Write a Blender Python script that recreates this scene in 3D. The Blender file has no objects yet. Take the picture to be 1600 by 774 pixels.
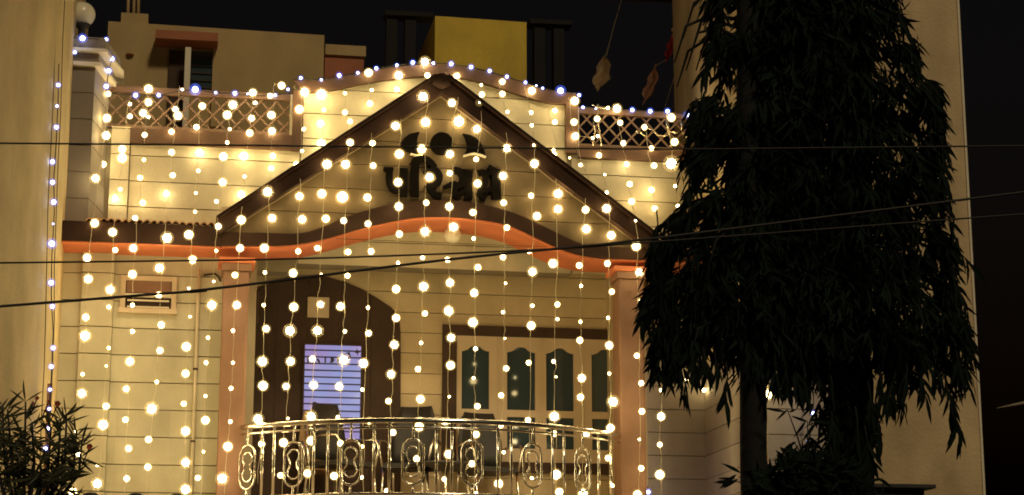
import bpy, bmesh, math, random
from mathutils import Vector, Matrix

# ------------------------------------------------------------------ camera
scene = bpy.context.scene
FPX = 3000.0                       # focal length in photo pixels (photo 1600 x 774)
CAM = Vector((-2.54, -18.3, 1.5))
cam_d = bpy.data.cameras.new('camera')
cam_d.sensor_width = 36.0
cam_d.lens = FPX / 1600.0 * 36.0
cam_d.clip_end = 2000.0
cam = bpy.data.objects.new('camera', cam_d)
scene.collection.objects.link(cam)
cam.location = CAM
cam.rotation_euler = (math.radians(90 + 12.6), 0.0, math.radians(-10.0))
scene.camera = cam

# ------------------------------------------------------------------ sky, street light from behind, exposure
SUN_ELEV, SUN_AZ = math.radians(38), math.radians(14)
world = bpy.data.worlds.new('World')
scene.world = world
world.use_nodes = True
wn = world.node_tree
bg = wn.nodes['Background']
sky = wn.nodes.new('ShaderNodeTexSky')
sky.sky_type = 'NISHITA'
sky.sun_disc = False
sky.sun_elevation = math.radians(-2.9)
sky.sun_rotation = math.radians(180)
wn.links.new(sky.outputs['Color'], bg.inputs['Color'])
bg.inputs['Strength'].default_value = 0.05

sun_d = bpy.data.lights.new('sun', 'SUN')
sun_d.energy = 0.95
sun_d.angle = math.radians(8)
sun_d.color = (1.0, 0.80, 0.50)
sun = bpy.data.objects.new('sun', sun_d)
scene.collection.objects.link(sun)
# light travels towards +Y, a little towards -X, and down
dirv = Vector((-math.sin(SUN_AZ) * math.cos(SUN_ELEV), math.cos(SUN_AZ) * math.cos(SUN_ELEV), -math.sin(SUN_ELEV)))
sun.rotation_euler = dirv.to_track_quat('-Z', 'Y').to_euler()
sun.location = (3, -20, 15)

scene.view_settings.view_transform = 'Standard'
scene.view_settings.look = 'None'
scene.view_settings.exposure = 0.0
scene.view_settings.gamma = 1.0
scene.render.engine = 'CYCLES'
scene.cycles.use_denoising = True
scene.cycles.use_light_tree = True
scene.cycles.sample_clamp_indirect = 4.0
scene.cycles.max_bounces = 8
scene.cycles.filter_width = 1.8

# ------------------------------------------------------------------ helpers
rng = random.Random(7)
COL = scene.collection
RM = cam.rotation_euler.to_matrix()

def at(px, py, Y):
    """photo pixel -> point on the vertical plane y = Y"""
    d = RM @ Vector(((px - 800.0) / FPX, (387.0 - py) / FPX, -1.0))
    return CAM + d * ((Y - CAM.y) / d.y)

def rect(px0, py0, px1, py1, Y):
    """x0, x1, z0, z1 of a pixel rectangle on plane Y (py1 is the lower edge)"""
    mx, my = (px0 + px1) / 2, (py0 + py1) / 2
    return at(px0, my, Y).x, at(px1, my, Y).x, at(mx, py1, Y).z, at(mx, py0, Y).z

def tag(o, label=None, cat=None, group=None, kind=None):
    if label: o['label'] = label
    if cat:
        o['category'] = cat
        o['kind'] = 'thing'
    if group: o['group'] = group
    if kind: o['kind'] = kind
    return o

def empty(name, loc, label=None, cat=None, group=None):
    o = bpy.data.objects.new(name, None)
    o.empty_display_size = 0.2
    COL.objects.link(o)
    o.location = loc
    tag(o, label, cat, group)
    return o

def adopt(o, parent):
    if parent is not None:
        o.parent = parent
        base = Vector((0, 0, 0)); p = parent
        while p is not None:
            base += p.location
            p = p.parent
        o.location = o.location - base

def link(name, me, mat, parent=None, loc=None, smooth=False):
    if mat is not None and len(me.materials) == 0:
        me.materials.append(mat)
    if smooth:
        for p in me.polygons: p.use_smooth = True
    o = bpy.data.objects.new(name, me)
    COL.objects.link(o)
    if loc is not None: o.location = loc
    adopt(o, parent)
    return o

def mesh(name, verts, faces):
    me = bpy.data.meshes.new(name)
    me.from_pydata([tuple(v) for v in verts], [], faces)
    me.update()
    return me

def fixn(me):
    bm = bmesh.new(); bm.from_mesh(me)
    bmesh.ops.recalc_face_normals(bm, faces=bm.faces)
    bm.to_mesh(me); bm.free()
    return me

class MB:
    def __init__(s): s.v = []; s.f = []
    def box(s, x0, x1, y0, y1, z0, z1):
        b = len(s.v)
        s.v += [(x0,y0,z0),(x1,y0,z0),(x1,y1,z0),(x0,y1,z0),(x0,y0,z1),(x1,y0,z1),(x1,y1,z1),(x0,y1,z1)]
        s.f += [tuple(b+i for i in q) for q in ((0,3,2,1),(4,5,6,7),(0,1,5,4),(1,2,6,5),(2,3,7,6),(3,0,4,7))]
        return s
    def prism(s, poly, y0, y1):
        """poly [(x, z)] extruded from y0 (front) to y1"""
        b = len(s.v); n = len(poly)
        s.v += [(x, y0, z) for x, z in poly] + [(x, y1, z) for x, z in poly]
        s.f.append(tuple(range(b, b+n))); s.f.append(tuple(range(b+2*n-1, b+n-1, -1)))
        for i in range(n):
            j = (i+1) % n
            s.f.append((b+i, b+n+i, b+n+j, b+j))
        return s
    def strip(s, top, bot, y0, y1):
        """solid ribbon between two polylines [(x, z)] of equal length"""
        for i in range(len(top)-1):
            pass
        b = len(s.v); n = len(top)
        for y in (y0, y1):
            s.v += [(x, y, z) for x, z in top] + [(x, y, z) for x, z in bot]
        T0, B0, T1, B1 = b, b+n, b+2*n, b+3*n
        for i in range(n-1):
            s.f += [(T0+i,T0+i+1,B0+i+1,B0+i),(T1+i+1,T1+i,B1+i,B1+i+1),
                    (T0+i,T1+i,T1+i+1,T0+i+1),(B0+i+1,B1+i+1,B1+i,B0+i)]
        s.f += [(T0,B0,B1,T1),(T0+n-1,T1+n-1,B1+n-1,B0+n-1)]
        return s
    def tube(s, pts, r, n=6, closed=False, r2=None):
        pts = [Vector(p) for p in pts]
        b = len(s.v); m = len(pts)
        for i, p in enumerate(pts):
            if closed: t = pts[(i+1) % m] - pts[i-1]
            else: t = pts[min(i+1, m-1)] - pts[max(i-1, 0)]
            t.normalize()
            a = t.cross(Vector((0, 1, 0)))
            if a.length < 0.2: a = t.cross(Vector((1, 0, 0)))
            a.normalize(); c = t.cross(a)
            rr = r[i] if isinstance(r, (list, tuple)) else r
            for k in range(n):
                w = 2*math.pi*k/n
                s.v.append(p + a*(rr*math.cos(w)) + c*(rr*math.sin(w)))
        for i in range(m if closed else m-1):
            j = (i+1) % m
            for k in range(n):
                l = (k+1) % n
                s.f.append((b+i*n+k, b+i*n+l, b+j*n+l, b+j*n+k))
        if not closed:
            s.f.append(tuple(b+k for k in range(n-1, -1, -1)))
            s.f.append(tuple(b+(m-1)*n+k for k in range(n)))
        return s
    def lathe(s, prof, c, n=16):
        """prof [(r, z)] about vertical axis through c"""
        b = len(s.v); m = len(prof)
        for r, z in prof:
            for k in range(n):
                w = 2*math.pi*k/n
                s.v.append((c[0]+r*math.cos(w), c[1]+r*math.sin(w), c[2]+z))
        for i in range(m-1):
            for k in range(n):
                l = (k+1) % n
                s.f.append((b+i*n+k, b+i*n+l, b+(i+1)*n+l, b+(i+1)*n+k))
        s.f.append(tuple(b+k for k in range(n-1, -1, -1)))
        s.f.append(tuple(b+(m-1)*n+k for k in range(n)))
        return s
    def build(s, name, mat, parent=None, smooth=False):
        me = fixn(mesh(name, s.v, s.f))
        return link(name, me, mat, parent, smooth=smooth)

def box(name, x0, x1, y0, y1, z0, z1, mat, parent=None, bev=0.0):
    o = MB().box(x0, x1, y0, y1, z0, z1).build(name, mat, parent)
    if bev:
        bm = bmesh.new(); bm.from_mesh(o.data)
        bmesh.ops.bevel(bm, geom=bm.edges[:], offset=bev, segments=2, affect='EDGES', profile=0.6)
        bm.to_mesh(o.data); bm.free()
    return o

def clip(poly, z, keep_above):
    out = []
    n = len(poly)
    for i in range(n):
        a, b = poly[i], poly[(i+1) % n]
        ia = (a[1] >= z) == keep_above; ib = (b[1] >= z) == keep_above
        if ia: out.append(a)
        if ia != ib:
            t = (z - a[1]) / (b[1] - a[1])
            out.append((a[0] + t*(b[0]-a[0]), z))
    return out

def clipx(poly, x, right):
    q = [(z, xx) for xx, z in poly]
    return [(xx, z) for z, xx in clip(q, x, right)]

def courses(parent, poly, Y, zref, pitch, mat, thick=0.022, gap=0.010, name='panel'):
    """horizontal cladding courses: one separate panel per course, joints recessed"""
    zs = [p[1] for p in poly]
    k0 = math.floor((min(zs)-zref)/pitch)
    z = zref + k0*pitch
    while z < max(zs):
        c = clip(clip(poly, z+gap/2, True), z+pitch-gap/2, False)
        if len(c) >= 3 and max(p[1] for p in c)-min(p[1] for p in c) > 0.012:
            dy = rng.uniform(-0.0015, 0.0015)
            MB().prism(c, Y-thick+dy, Y).build(name, mat, parent)
        z += pitch

# ------------------------------------------------------------------ materials
def mat(name, col, rough=0.7, var=0.12, scale=3.0, bump=0.0, bscale=60.0, metal=0.0, stain=0.0, spec=0.5, coat=0.0, objvar=0.0):
    m = bpy.data.materials.new(name)
    m.use_nodes = True
    nt = m.node_tree; N = nt.nodes; L = nt.links
    b = N['Principled BSDF']
    b.inputs['Roughness'].default_value = rough
    b.inputs['Metallic'].default_value = metal
    b.inputs['Specular IOR Level'].default_value = spec
    b.inputs['Coat Weight'].default_value = coat
    tc = N.new('ShaderNodeTexCoord')
    no = N.new('ShaderNodeTexNoise'); no.inputs['Scale'].default_value = scale
    no.inputs['Detail'].default_value = 6; no.inputs['Roughness'].default_value = 0.6
    L.new(tc.outputs['Object'], no.inputs['Vector'])
    ramp = N.new('ShaderNodeValToRGB')
    ramp.color_ramp.elements[0].position = 0.3; ramp.color_ramp.elements[1].position = 0.72
    ramp.color_ramp.elements[0].color = tuple(c*(1-var) for c in col) + (1,)
    ramp.color_ramp.elements[1].color = tuple(min(1, c*(1+var)) for c in col) + (1,)
    L.new(no.outputs['Fac'], ramp.inputs['Fac'])
    out = ramp.outputs['Color']
    if stain > 0:
        mp = N.new('ShaderNodeMapping'); mp.inputs['Scale'].default_value = (1.6, 1.6, 0.55)
        L.new(tc.outputs['Object'], mp.inputs['Vector'])
        n2 = N.new('ShaderNodeTexNoise'); n2.inputs['Scale'].default_value = 1.3; n2.inputs['Detail'].default_value = 7
        L.new(mp.outputs['Vector'], n2.inputs['Vector'])
        r2 = N.new('ShaderNodeValToRGB')
        r2.color_ramp.elements[0].position = 0.35; r2.color_ramp.elements[0].color = (1-stain, 1-stain*1.05, 1-stain*1.15, 1)
        r2.color_ramp.elements[1].position = 0.6; r2.color_ramp.elements[1].color = (1, 1, 1, 1)
        L.new(n2.outputs['Fac'], r2.inputs['Fac'])
        mx = N.new('ShaderNodeMix'); mx.data_type = 'RGBA'; mx.blend_type = 'MULTIPLY'
        mx.inputs['Factor'].default_value = 1.0
        L.new(out, mx.inputs['A']); L.new(r2.outputs['Color'], mx.inputs['B'])
        out = mx.outputs['Result']
    if objvar > 0:
        oi = N.new('ShaderNodeObjectInfo'); hv = N.new('ShaderNodeHueSaturation')
        mr = N.new('ShaderNodeMapRange'); mr.inputs['To Min'].default_value = 1-objvar; mr.inputs['To Max'].default_value = 1+objvar*0.6
        L.new(oi.outputs['Random'], mr.inputs['Value']); L.new(mr.outputs['Result'], hv.inputs['Value'])
        L.new(out, hv.inputs['Color']); out = hv.outputs['Color']
    L.new(out, b.inputs['Base Color'])
    if bump > 0:
        n3 = N.new('ShaderNodeTexNoise'); n3.inputs['Scale'].default_value = bscale; n3.inputs['Detail'].default_value = 4
        L.new(tc.outputs['Object'], n3.inputs['Vector'])
        bp = N.new('ShaderNodeBump'); bp.inputs['Strength'].default_value = bump; bp.inputs['Distance'].default_value = 0.01
        L.new(n3.outputs['Fac'], bp.inputs['Height']); L.new(bp.outputs['Normal'], b.inputs['Normal'])
    return m

def emit(name, col, strength, sampling='AUTO'):
    m = bpy.data.materials.new(name)
    m.use_nodes = True
    nt = m.node_tree
    b = nt.nodes['Principled BSDF']
    b.inputs['Base Color'].default_value = (0.8, 0.75, 0.6, 1)
    b.inputs['Emission Color'].default_value = tuple(col) + (1,)
    b.inputs['Emission Strength'].default_value = strength
    m.cycles.emission_sampling = sampling
    return m

M = {}
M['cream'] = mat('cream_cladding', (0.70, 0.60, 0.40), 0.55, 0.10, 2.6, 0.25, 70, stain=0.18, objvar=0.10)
M['cream_low'] = mat('cream_cladding_lower', (0.55, 0.485, 0.32), 0.55, 0.10, 2.6, 0.25, 70, stain=0.20, objvar=0.10)  # same cladding as cream, colour darkened to offset the nearby bulbs' light
M['joint'] = mat('joint_mortar', (0.30, 0.24, 0.15), 0.9, 0.15)
M['cream_back'] = mat('porch_wall_paint', (0.64, 0.49, 0.275), 0.6, 0.10, 2.6, 0.25, 70, stain=0.20, objvar=0.10)
M['grey_clad'] = mat('lilac_cladding', (0.52, 0.44, 0.36), 0.6, 0.10, 2.6, 0.25, 70, stain=0.20, objvar=0.10)
M['taupe'] = mat('taupe_gable', (0.135, 0.092, 0.046), 0.7, 0.14, 2.5, 0.2, 80, stain=0.25, spec=0.2, objvar=0.12)
M['brown'] = mat('brown_fascia', (0.042, 0.020, 0.012), 0.7, 0.20, 4.0, 0.2, 70, stain=0.2, spec=0.15)
M['orange'] = mat('orange_soffit', (0.66, 0.185, 0.070), 0.65, 0.12, 2.0, 0.2, 60, stain=0.2)
M['pink'] = mat('terracotta_band', (0.135, 0.066, 0.034), 0.6, 0.14, 3.0, 0.15, 80, stain=0.15)
M['column'] = mat('salmon_column', (0.25, 0.125, 0.068), 0.6, 0.12, 2.4, 0.3, 50, stain=0.25)
M['trim'] = mat('white_trim', (0.75, 0.66, 0.50), 0.5, 0.06)
M['pillar'] = mat('grey_pillar', (0.27, 0.22, 0.17), 0.7, 0.08, 2.0, 0.2, 80, stain=0.18)
M['neigh_l'] = mat('tan_plaster_left', (0.60, 0.46, 0.24), 0.8, 0.14, 2.2, 0.7, 30, stain=0.22)
M['neigh_r'] = mat('tan_plaster_right', (0.64, 0.48, 0.27), 0.8, 0.14, 2.4, 0.7, 30, stain=0.26)
M['roofhouse'] = mat('ochre_plaster', (0.46, 0.33, 0.15), 0.8, 0.10, 1.5, 0.4, 40, stain=0.15)
M['rust'] = mat('rust_red_paint', (0.36, 0.12, 0.05), 0.7, 0.12, 3)
M['yellow'] = mat('mustard_plaster', (0.62, 0.44, 0.05), 0.75, 0.22, 1.4, 0.5, 30, stain=0.2)
M['dark'] = mat('dark_metal', (0.03, 0.027, 0.025), 0.6, 0.2)
M['blackwall'] = mat('dark_wall', (0.035, 0.032, 0.03), 0.8, 0.2, 2, 0.3, 40)
M['lattice'] = mat('lattice_paint', (0.19, 0.105, 0.06), 0.5, 0.15, 4)
M['archbrown'] = mat('dark_brown_cladding', (0.066, 0.039, 0.025), 0.7, 0.18, 3, 0.15, 60, spec=0.2)
M['winframe'] = mat('cream_window_frame', (0.60, 0.46, 0.29), 0.45, 0.06, 3)
M['steel'] = mat('polished_steel', (0.92, 0.88, 0.78), 0.18, 0.05, 5, metal=1.0)
M['letter'] = mat('letter_bronze', (0.006, 0.0045, 0.0035), 0.8, 0.2, 5, spec=0.03)
M['wire'] = mat('clear_wire', (0.62, 0.52, 0.33), 0.35, 0.1)
M['cable'] = mat('black_cable', (0.012, 0.010, 0.009), 0.6, 0.2)
M['bark'] = mat('bark', (0.006, 0.006, 0.008), 0.9, 0.4, 6, 0.8, 20)
M['leaf'] = mat('dark_leaf', (0.007, 0.0125, 0.009), 0.7, 0.6, 2.0, spec=0.06)
M['oleander'] = mat('oleander_leaf', (0.034, 0.036, 0.014), 0.5, 0.4, 3.0, spec=0.3)
M['flower'] = mat('oleander_flower', (0.35, 0.07, 0.035), 0.6, 0.2)
M['cloth_tan'] = mat('tan_cloth', (0.72, 0.56, 0.34), 0.9, 0.15, 8)
M['cloth_red'] = mat('red_cloth', (0.65, 0.04, 0.03), 0.85, 0.15, 8)
M['cloth_pink'] = mat('pink_cloth', (0.80, 0.48, 0.33), 0.9, 0.15, 8)
M['globe'] = mat('opal_globe', (0.75, 0.68, 0.50), 0.25, 0.03, 2)
M['chair'] = mat('dark_chair', (0.03, 0.025, 0.022), 0.45, 0.2)
M['chairtan'] = mat('tan_chair', (0.42, 0.26, 0.12), 0.6, 0.1)
M['ground'] = mat('street_asphalt', (0.05, 0.047, 0.042), 0.9, 0.25, 3, 0.6, 50)
M['floor'] = mat('porch_tiles', (0.30, 0.22, 0.15), 0.3, 0.1)
M['tile'] = mat('clay_tile', (0.42, 0.20, 0.08), 0.7, 0.2, 6)
M['tinsel'] = mat('tinsel', (0.85, 0.72, 0.50), 0.25, 0.05, metal=0.9)
M['bluebar'] = mat('grille_bar', (0.05, 0.05, 0.09), 0.6, 0.1)
g = bpy.data.materials.new('dark_glass'); g.use_nodes = True
gb = g.node_tree.nodes['Principled BSDF']
gb.inputs['Base Color'].default_value = (0.046, 0.066, 0.074, 1); gb.inputs['Roughness'].default_value = 0.06
gb.inputs['Specular IOR Level'].default_value = 0.7
M['glass'] = g
M['bulb'] = emit('warm_bulb_glow', (1.0, 0.80, 0.38), 25.0, 'FRONT')
M['bulb2'] = emit('warm_bulb_glow_soft', (1.0, 0.75, 0.32), 15.0, 'FRONT')
M['bulb3'] = emit('warm_bulb_glow_hot', (1.0, 0.83, 0.44), 33.0, 'FRONT')
M['bulbray'] = emit('warm_bulb_petal', (1.0, 0.68, 0.26), 1.3, 'NONE')  # glowing spikes shaped to imitate star rays round the bulb
M['blue'] = emit('blue_led_glow', (0.55, 0.64, 1.0), 9.0, 'FRONT')
M['blueray'] = emit('blue_led_petal', (0.10, 0.20, 1.0), 0.9, 'NONE')  # blue spikes, likewise imitated light rays
def halo(name, col, strength):  # see-through shell with weak emission, imitating lens bloom round a bulb
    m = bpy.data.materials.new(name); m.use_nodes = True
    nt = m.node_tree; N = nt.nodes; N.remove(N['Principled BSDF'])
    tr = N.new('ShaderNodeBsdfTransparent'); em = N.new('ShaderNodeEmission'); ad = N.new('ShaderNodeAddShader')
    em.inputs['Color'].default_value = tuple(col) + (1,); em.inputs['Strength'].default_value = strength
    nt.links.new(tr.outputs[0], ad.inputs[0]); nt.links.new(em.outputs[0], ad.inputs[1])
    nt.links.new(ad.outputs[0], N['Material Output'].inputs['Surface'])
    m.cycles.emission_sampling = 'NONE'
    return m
M['env'] = halo('warm_bulb_envelope', (1.0, 0.66, 0.20), 0.15)  # painted glow rim, not a glass part
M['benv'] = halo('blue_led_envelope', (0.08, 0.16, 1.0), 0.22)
M['bluewin'] = None

def window_glow():
    m = bpy.data.materials.new('lit_window_pane'); m.use_nodes = True
    nt = m.node_tree; N = nt.nodes; L = nt.links
    b = N['Principled BSDF']
    tc = N.new('ShaderNodeTexCoord')
    no = N.new('ShaderNodeTexNoise'); no.inputs['Scale'].default_value = 2.2; no.inputs['Detail'].default_value = 2
    L.new(tc.outputs['Object'], no.inputs['Vector'])
    r = N.new('ShaderNodeValToRGB')
    r.color_ramp.elements[0].position = 0.4; r.color_ramp.elements[0].color = (0.36, 0.40, 0.80, 1)
    r.color_ramp.elements[1].position = 0.62; r.color_ramp.elements[1].color = (0.42, 0.26, 0.62, 1)
    L.new(no.outputs['Fac'], r.inputs['Fac'])
    L.new(r.outputs['Color'], b.inputs['Emission Color'])
    b.inputs['Emission Strength'].default_value = 0.75
    b.inputs['Base Color'].default_value = (0.05, 0.05, 0.07, 1)
    b.inputs['Roughness'].default_value = 0.15
    return m
M['bluewin'] = window_glow()

# ------------------------------------------------------------------ setting: ground
gr = link('ground', mesh('ground', [(-400,-200,0),(400,-200,0),(400,600,0),(-400,600,0)], [(0,1,2,3)]), M['ground'])
tag(gr, kind='structure')

# ------------------------------------------------------------------ the house
YW = 0.0          # upper parapet wall
YL = -0.45        # lower left wall
YB = 0.60         # porch back wall
YF = -1.00        # fascia front
XL = at(88, 400, YW).x
XR = at(1105, 700, YW).x
ZF = at(690, 793, YF).z           # porch floor level
house = empty('house', (0, 0, 0), 'cream clad single-storey house with gabled porch draped in warm lights', 'house')

# ---- upper wall: masonry core and cladding courses
ztop_l = at(330, 206, YW).z
box('wall_core', XL, at(470,200,YW).x, YW+0.001, YW+0.22, at(300,420,YW).z, ztop_l-0.02, M['joint'], house)
xa, xb = at(470,200,YW).x, at(892,200,YW).x
arch_up = [(460,126),(512,127),(534,120),(578,111),(625,104),(669,101.5),(697,101.5),(735,106.5),(776,116),(817.5,130),(850.5,142),(883.5,145),(904,146)]
arch_lo = [(474,145),(512,143.6),(542,136.7),(578,128.5),(625,122.5),(669,119),(699,119),(735,124.4),(776,136.7),(817.5,150.5),(853,162),(884,163)]
def XZ(pts, Y): return [(at(x, y, Y).x, at(x, y, Y).z) for x, y in pts]
def resample(P, n):
    import bisect
    d = [0]
    for i in range(1, len(P)): d.append(d[-1] + math.dist(P[i], P[i-1]))
    out = []
    for k in range(n):
        t = d[-1]*k/(n-1); i = min(max(bisect.bisect_left(d, t), 1), len(P)-1)
        u = (t-d[i-1])/max(1e-9, d[i]-d[i-1])
        out.append((P[i-1][0]+u*(P[i][0]-P[i-1][0]), P[i-1][1]+u*(P[i][1]-P[i-1][1])))
    return out
def smooth(P, it=2):
    for _ in range(it):
        P = [P[0]] + [((P[i-1][0]+2*P[i][0]+P[i+1][0])/4, (P[i-1][1]+2*P[i][1]+P[i+1][1])/4) for i in range(1, len(P)-1)] + [P[-1]]
    return P
up = smooth(resample(XZ(arch_up, YW-0.07), 40), 3)
lo = smooth(resample(XZ(arch_lo, YW-0.07), 40), 3)
zc = at(680, 420, YW).z
core_poly = [(xa, zc)] + [(x, z-0.03) for x, z in up] + [(xb, zc)]
MB().prism(core_poly, YW+0.001, YW+0.22).build('wall_core', M['joint'], house)
box('wall_core', xb, XR, YW+0.001, YW+0.22, at(1000,420,YW).z, at(990,236,YW).z, M['joint'], house)

pitch_u = (at(277,247,YW).z - at(277,327,YW).z) / 2
wall_l = empty('upper_left_wall', (0,0,0)); adopt(wall_l, house)
wall_c = empty('parapet_wall', (0,0,0)); adopt(wall_c, house)
wall_r = empty('upper_right_wall', (0,0,0)); adopt(wall_r, house)
x0, x1 = at(172,270,YW).x, at(203,270,YW).x
zb = at(300,360,YW).z
courses(wall_l, [(x0,zb),(x1-0.012,zb),(x1-0.012,at(188,200,YW).z),(x0,at(188,200,YW).z)], YW-0.03, at(277,247,YW).z, pitch_u, M['cream'])
box('pilaster_core', x0, x1-0.012, YW-0.031, YW, zb, at(188,200,YW).z, M['joint'], wall_l)
x2 = at(468,240,YW).x
courses(wall_l, [(x1,zb),(x2,zb),(x2,at(340,222,YW).z),(x1,at(340,222,YW).z)], YW, at(277,247,YW).z, pitch_u, M['cream'])
zr = at(680, 156, YW).z - 0.0
courses(wall_c, [(at(470,240,YW).x,zc)] + [(x,z+0.02) for x,z in lo] + [(at(890,240,YW).x,zc)], YW, at(277,247,YW).z + 0.0, pitch_u, M['cream'])
courses(wall_r, [(at(893,300,YW).x,zc),(XR,zc),(XR,at(990,246,YW).z),(at(893,300,YW).x,at(990,246,YW).z)], YW, at(988,277,YW).z, pitch_u, M['cream'])

# ---- terracotta bands
MB().strip(up, lo, YW-0.085, YW-0.024).build('arch_band', M['pink'], house)
def band(name, px0, py0, px1, py1, Y, d, m, parent=house):
    a = rect(px0, py0, px1, py1, Y)
    return box(name, a[0], a[1], Y-d, Y+0.02, a[2], a[3], m, parent)
r_ = rect(457,130,474,236,YW-0.06); box('corner_band', r_[0], r_[1], YW-0.075, YW-0.023, r_[2], lo[0][1]+0.02, M['pink'], house)
r_ = rect(884,160,903,240,YW-0.06); box('corner_band', r_[0], r_[1], YW-0.075, YW-0.023, r_[2], lo[-1][1]+0.02, M['pink'], house)
r_ = rect(203,206,457,229,YW-0.06); box('coping_band', r_[0], r_[1], YW-0.08, YW+0.20, r_[2], r_[3], M['pink'], house, 0.006)
r_ = rect(903,236,1085,251,YW-0.06); box('coping_band', r_[0], XR, YW-0.08, YW+0.20, r_[2], r_[3]+0.01, M['pink'], house, 0.006)

# ---- left end pillar with stepped cap
px_a, px_b = at(98,220,-0.6).x, at(143,220,-0.6).x
px_c = at(167,220,YW).x
zp0, zp1 = at(120,352,-0.6).z, at(120,104,-0.6).z
def plan(name, poly, z0, z1, m, parent):
    n = len(poly)
    v = [(x,y,z0) for x,y in poly] + [(x,y,z1) for x,y in poly]
    f = [tuple(range(n-1,-1,-1)), tuple(range(n,2*n))] + [(i,(i+1)%n,n+(i+1)%n,n+i) for i in range(n)]
    return link(name, fixn(mesh(name, v, f)), m, parent)
pil = empty('end_pillar', (0,0,0)); adopt(pil, house)
nb = 6
hz = (zp1-zp0)/nb
for k in range(nb):
    plan('panel', [(px_a,-0.6),(px_b,-0.6),(px_c,-0.02),(px_c,0.3),(px_a,0.3)], zp0+k*hz+0.004, zp0+(k+1)*hz-0.004, M['pillar'], pil)
plan('core', [(px_a,-0.585),(px_b-0.01,-0.585),(px_c-0.012,-0.02),(px_c-0.012,0.3),(px_a,0.3)], zp0, zp1-0.01, M['joint'], pil)
def zpy(py): return at(120, py, -0.6).z
for py0, py1, g_, mm in ((104,98,0.05,'trim'),(98,84,0.03,'pillar'),(84,79,0.10,'trim'),(79,61,0.075,'pillar')):
    plan('cap_course', [(px_a,-0.6-g_),(px_b+g_,-0.6-g_),(px_c+g_*1.3,-0.05),(px_c+g_*1.3,0.3),(px_a,0.3)], zpy(py0)-0.001*g_, zpy(py1), M[mm], pil)

# ---- left eave: sloping tile roof, fascia, orange soffit
xe0, xe1 = at(88,365,YF).x, at(346,365,YF).x
zf1, zf0 = at(215,349,YF).z, at(215,380,YF).z
box('fascia', xe0, xe1, YF, YF+0.10, zf0, zf1, M['brown'], house)
box('soffit', xe0, xe1, YF+0.10, YL, zf0+0.003, zf0+0.06, M['orange'], house)
box('soffit_lip', xe0, xe1, YF+0.012, YF+0.098, zf0-0.012, zf0-0.001, M['orange'], house)
sl = mesh('eave_roof', [(xe0,YF+0.02,zf1+0.002),(xe1,YF+0.02,zf1+0.002),(xe1,YW,zf1+0.22),(xe0,YW,zf1+0.22),
                       (xe0,YF+0.11,zf0+0.07),(xe1,YF+0.11,zf0+0.07),(xe1,YW,zf0+0.07),(xe0,YW,zf0+0.07)],
          [(0,1,2,3),(4,7,6,5),(0,4,5,1),(1,5,6,2),(2,6,7,3),(3,7,4,0)])
eave = link('eave_roof', fixn(sl), M['tile'], house)
tv = []; tf = []
for k in range(9):
    w = math.pi*k/8
    for rr in (0.030, 0.020):
        for s_ in (0, 1):
            tv.append((rr*math.cos(w), s_*0.98, rr*math.sin(w)*0.9 + s_*0.205))
for k in range(8):
    a = k*4; b = a+4
    tf += [(a,b,b+1,a+1),(a+2,a+3,b+3,b+2),(a,a+2,b+2,b),(a+1,b+1,b+3,a+3)]
tile_me = fixn(mesh('roof_tile', tv, tf)); tile_me.materials.append(M['tile'])
xt = at(140,340,YF).x
while xt < xe1-0.04:
    o = bpy.data.objects.new('roof_tile', tile_me); COL.objects.link(o)
    o.location = (xt, YF-0.02+rng.uniform(-.008,.008), zf1+0.004+rng.uniform(-.003,.003)); adopt(o, eave)
    xt += 0.064

# ---- lower left wall with courses, pilaster and ventilator
zlow = at(230, 900, YL).z
ztl = at(215, 392, YL).z + 0.05
wl = empty('lower_left_wall', (0,0,0)); adopt(wl, house)
xs = [at(p, 600, YL).x for p in (84, 120, 171, 308, 346)]
box('wall_core', xs[0], xs[-1]+0.3, YL+0.03, YL+0.22, zlow, ztl, M['joint'], wl)
pitch_l = (at(240,514,YL).z - at(240,770,YL).z)/6
zl0 = at(240,514,YL).z
vent = rect(190, 434, 274, 489, YL)
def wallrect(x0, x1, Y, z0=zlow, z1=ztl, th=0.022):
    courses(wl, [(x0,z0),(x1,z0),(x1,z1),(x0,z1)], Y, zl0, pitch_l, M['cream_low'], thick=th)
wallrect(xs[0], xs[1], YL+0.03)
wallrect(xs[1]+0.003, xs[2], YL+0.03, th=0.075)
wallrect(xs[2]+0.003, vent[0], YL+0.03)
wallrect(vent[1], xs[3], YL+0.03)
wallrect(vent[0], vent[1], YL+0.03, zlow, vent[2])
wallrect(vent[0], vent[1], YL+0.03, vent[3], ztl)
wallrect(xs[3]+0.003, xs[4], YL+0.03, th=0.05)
vt = empty('ventilator', (0,0,0)); adopt(vt, house)
vx0, vx1, vz0, vz1 = vent
fr = MB(); t_ = 0.035
yv0, yv1 = YL-0.03, YL+0.029
fr.box(vx0-0.01, vx1+0.01, yv0, yv1, vz1-t_, vz1+0.01).box(vx0-0.02, vx1+0.02, yv0-0.02, yv1, vz0-0.012, vz0+t_)
fr.box(vx0-0.01, vx0+t_, yv0, yv1, vz0+t_, vz1-t_).box(vx1-t_, vx1+0.01, yv0, yv1, vz0+t_, vz1-t_)
fr.build('frame', M['winframe'], vt)
box('recess', vx0+t_, vx1-t_, YL+0.022, YL+0.028, vz0+t_, vz1-t_, M['archbrown'], vt)
zmid = vz0 + (vz1-vz0)*0.47
box('upper_panel', vx0+t_, vx1-t_, YL+0.004, YL+0.018, zmid+0.02, vz1-t_, M['pink'], vt)
box('transom', vx0+t_, vx1-t_, YL-0.022, YL+0.02, zmid-0.012, zmid+0.02, M['trim'], vt)
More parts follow.
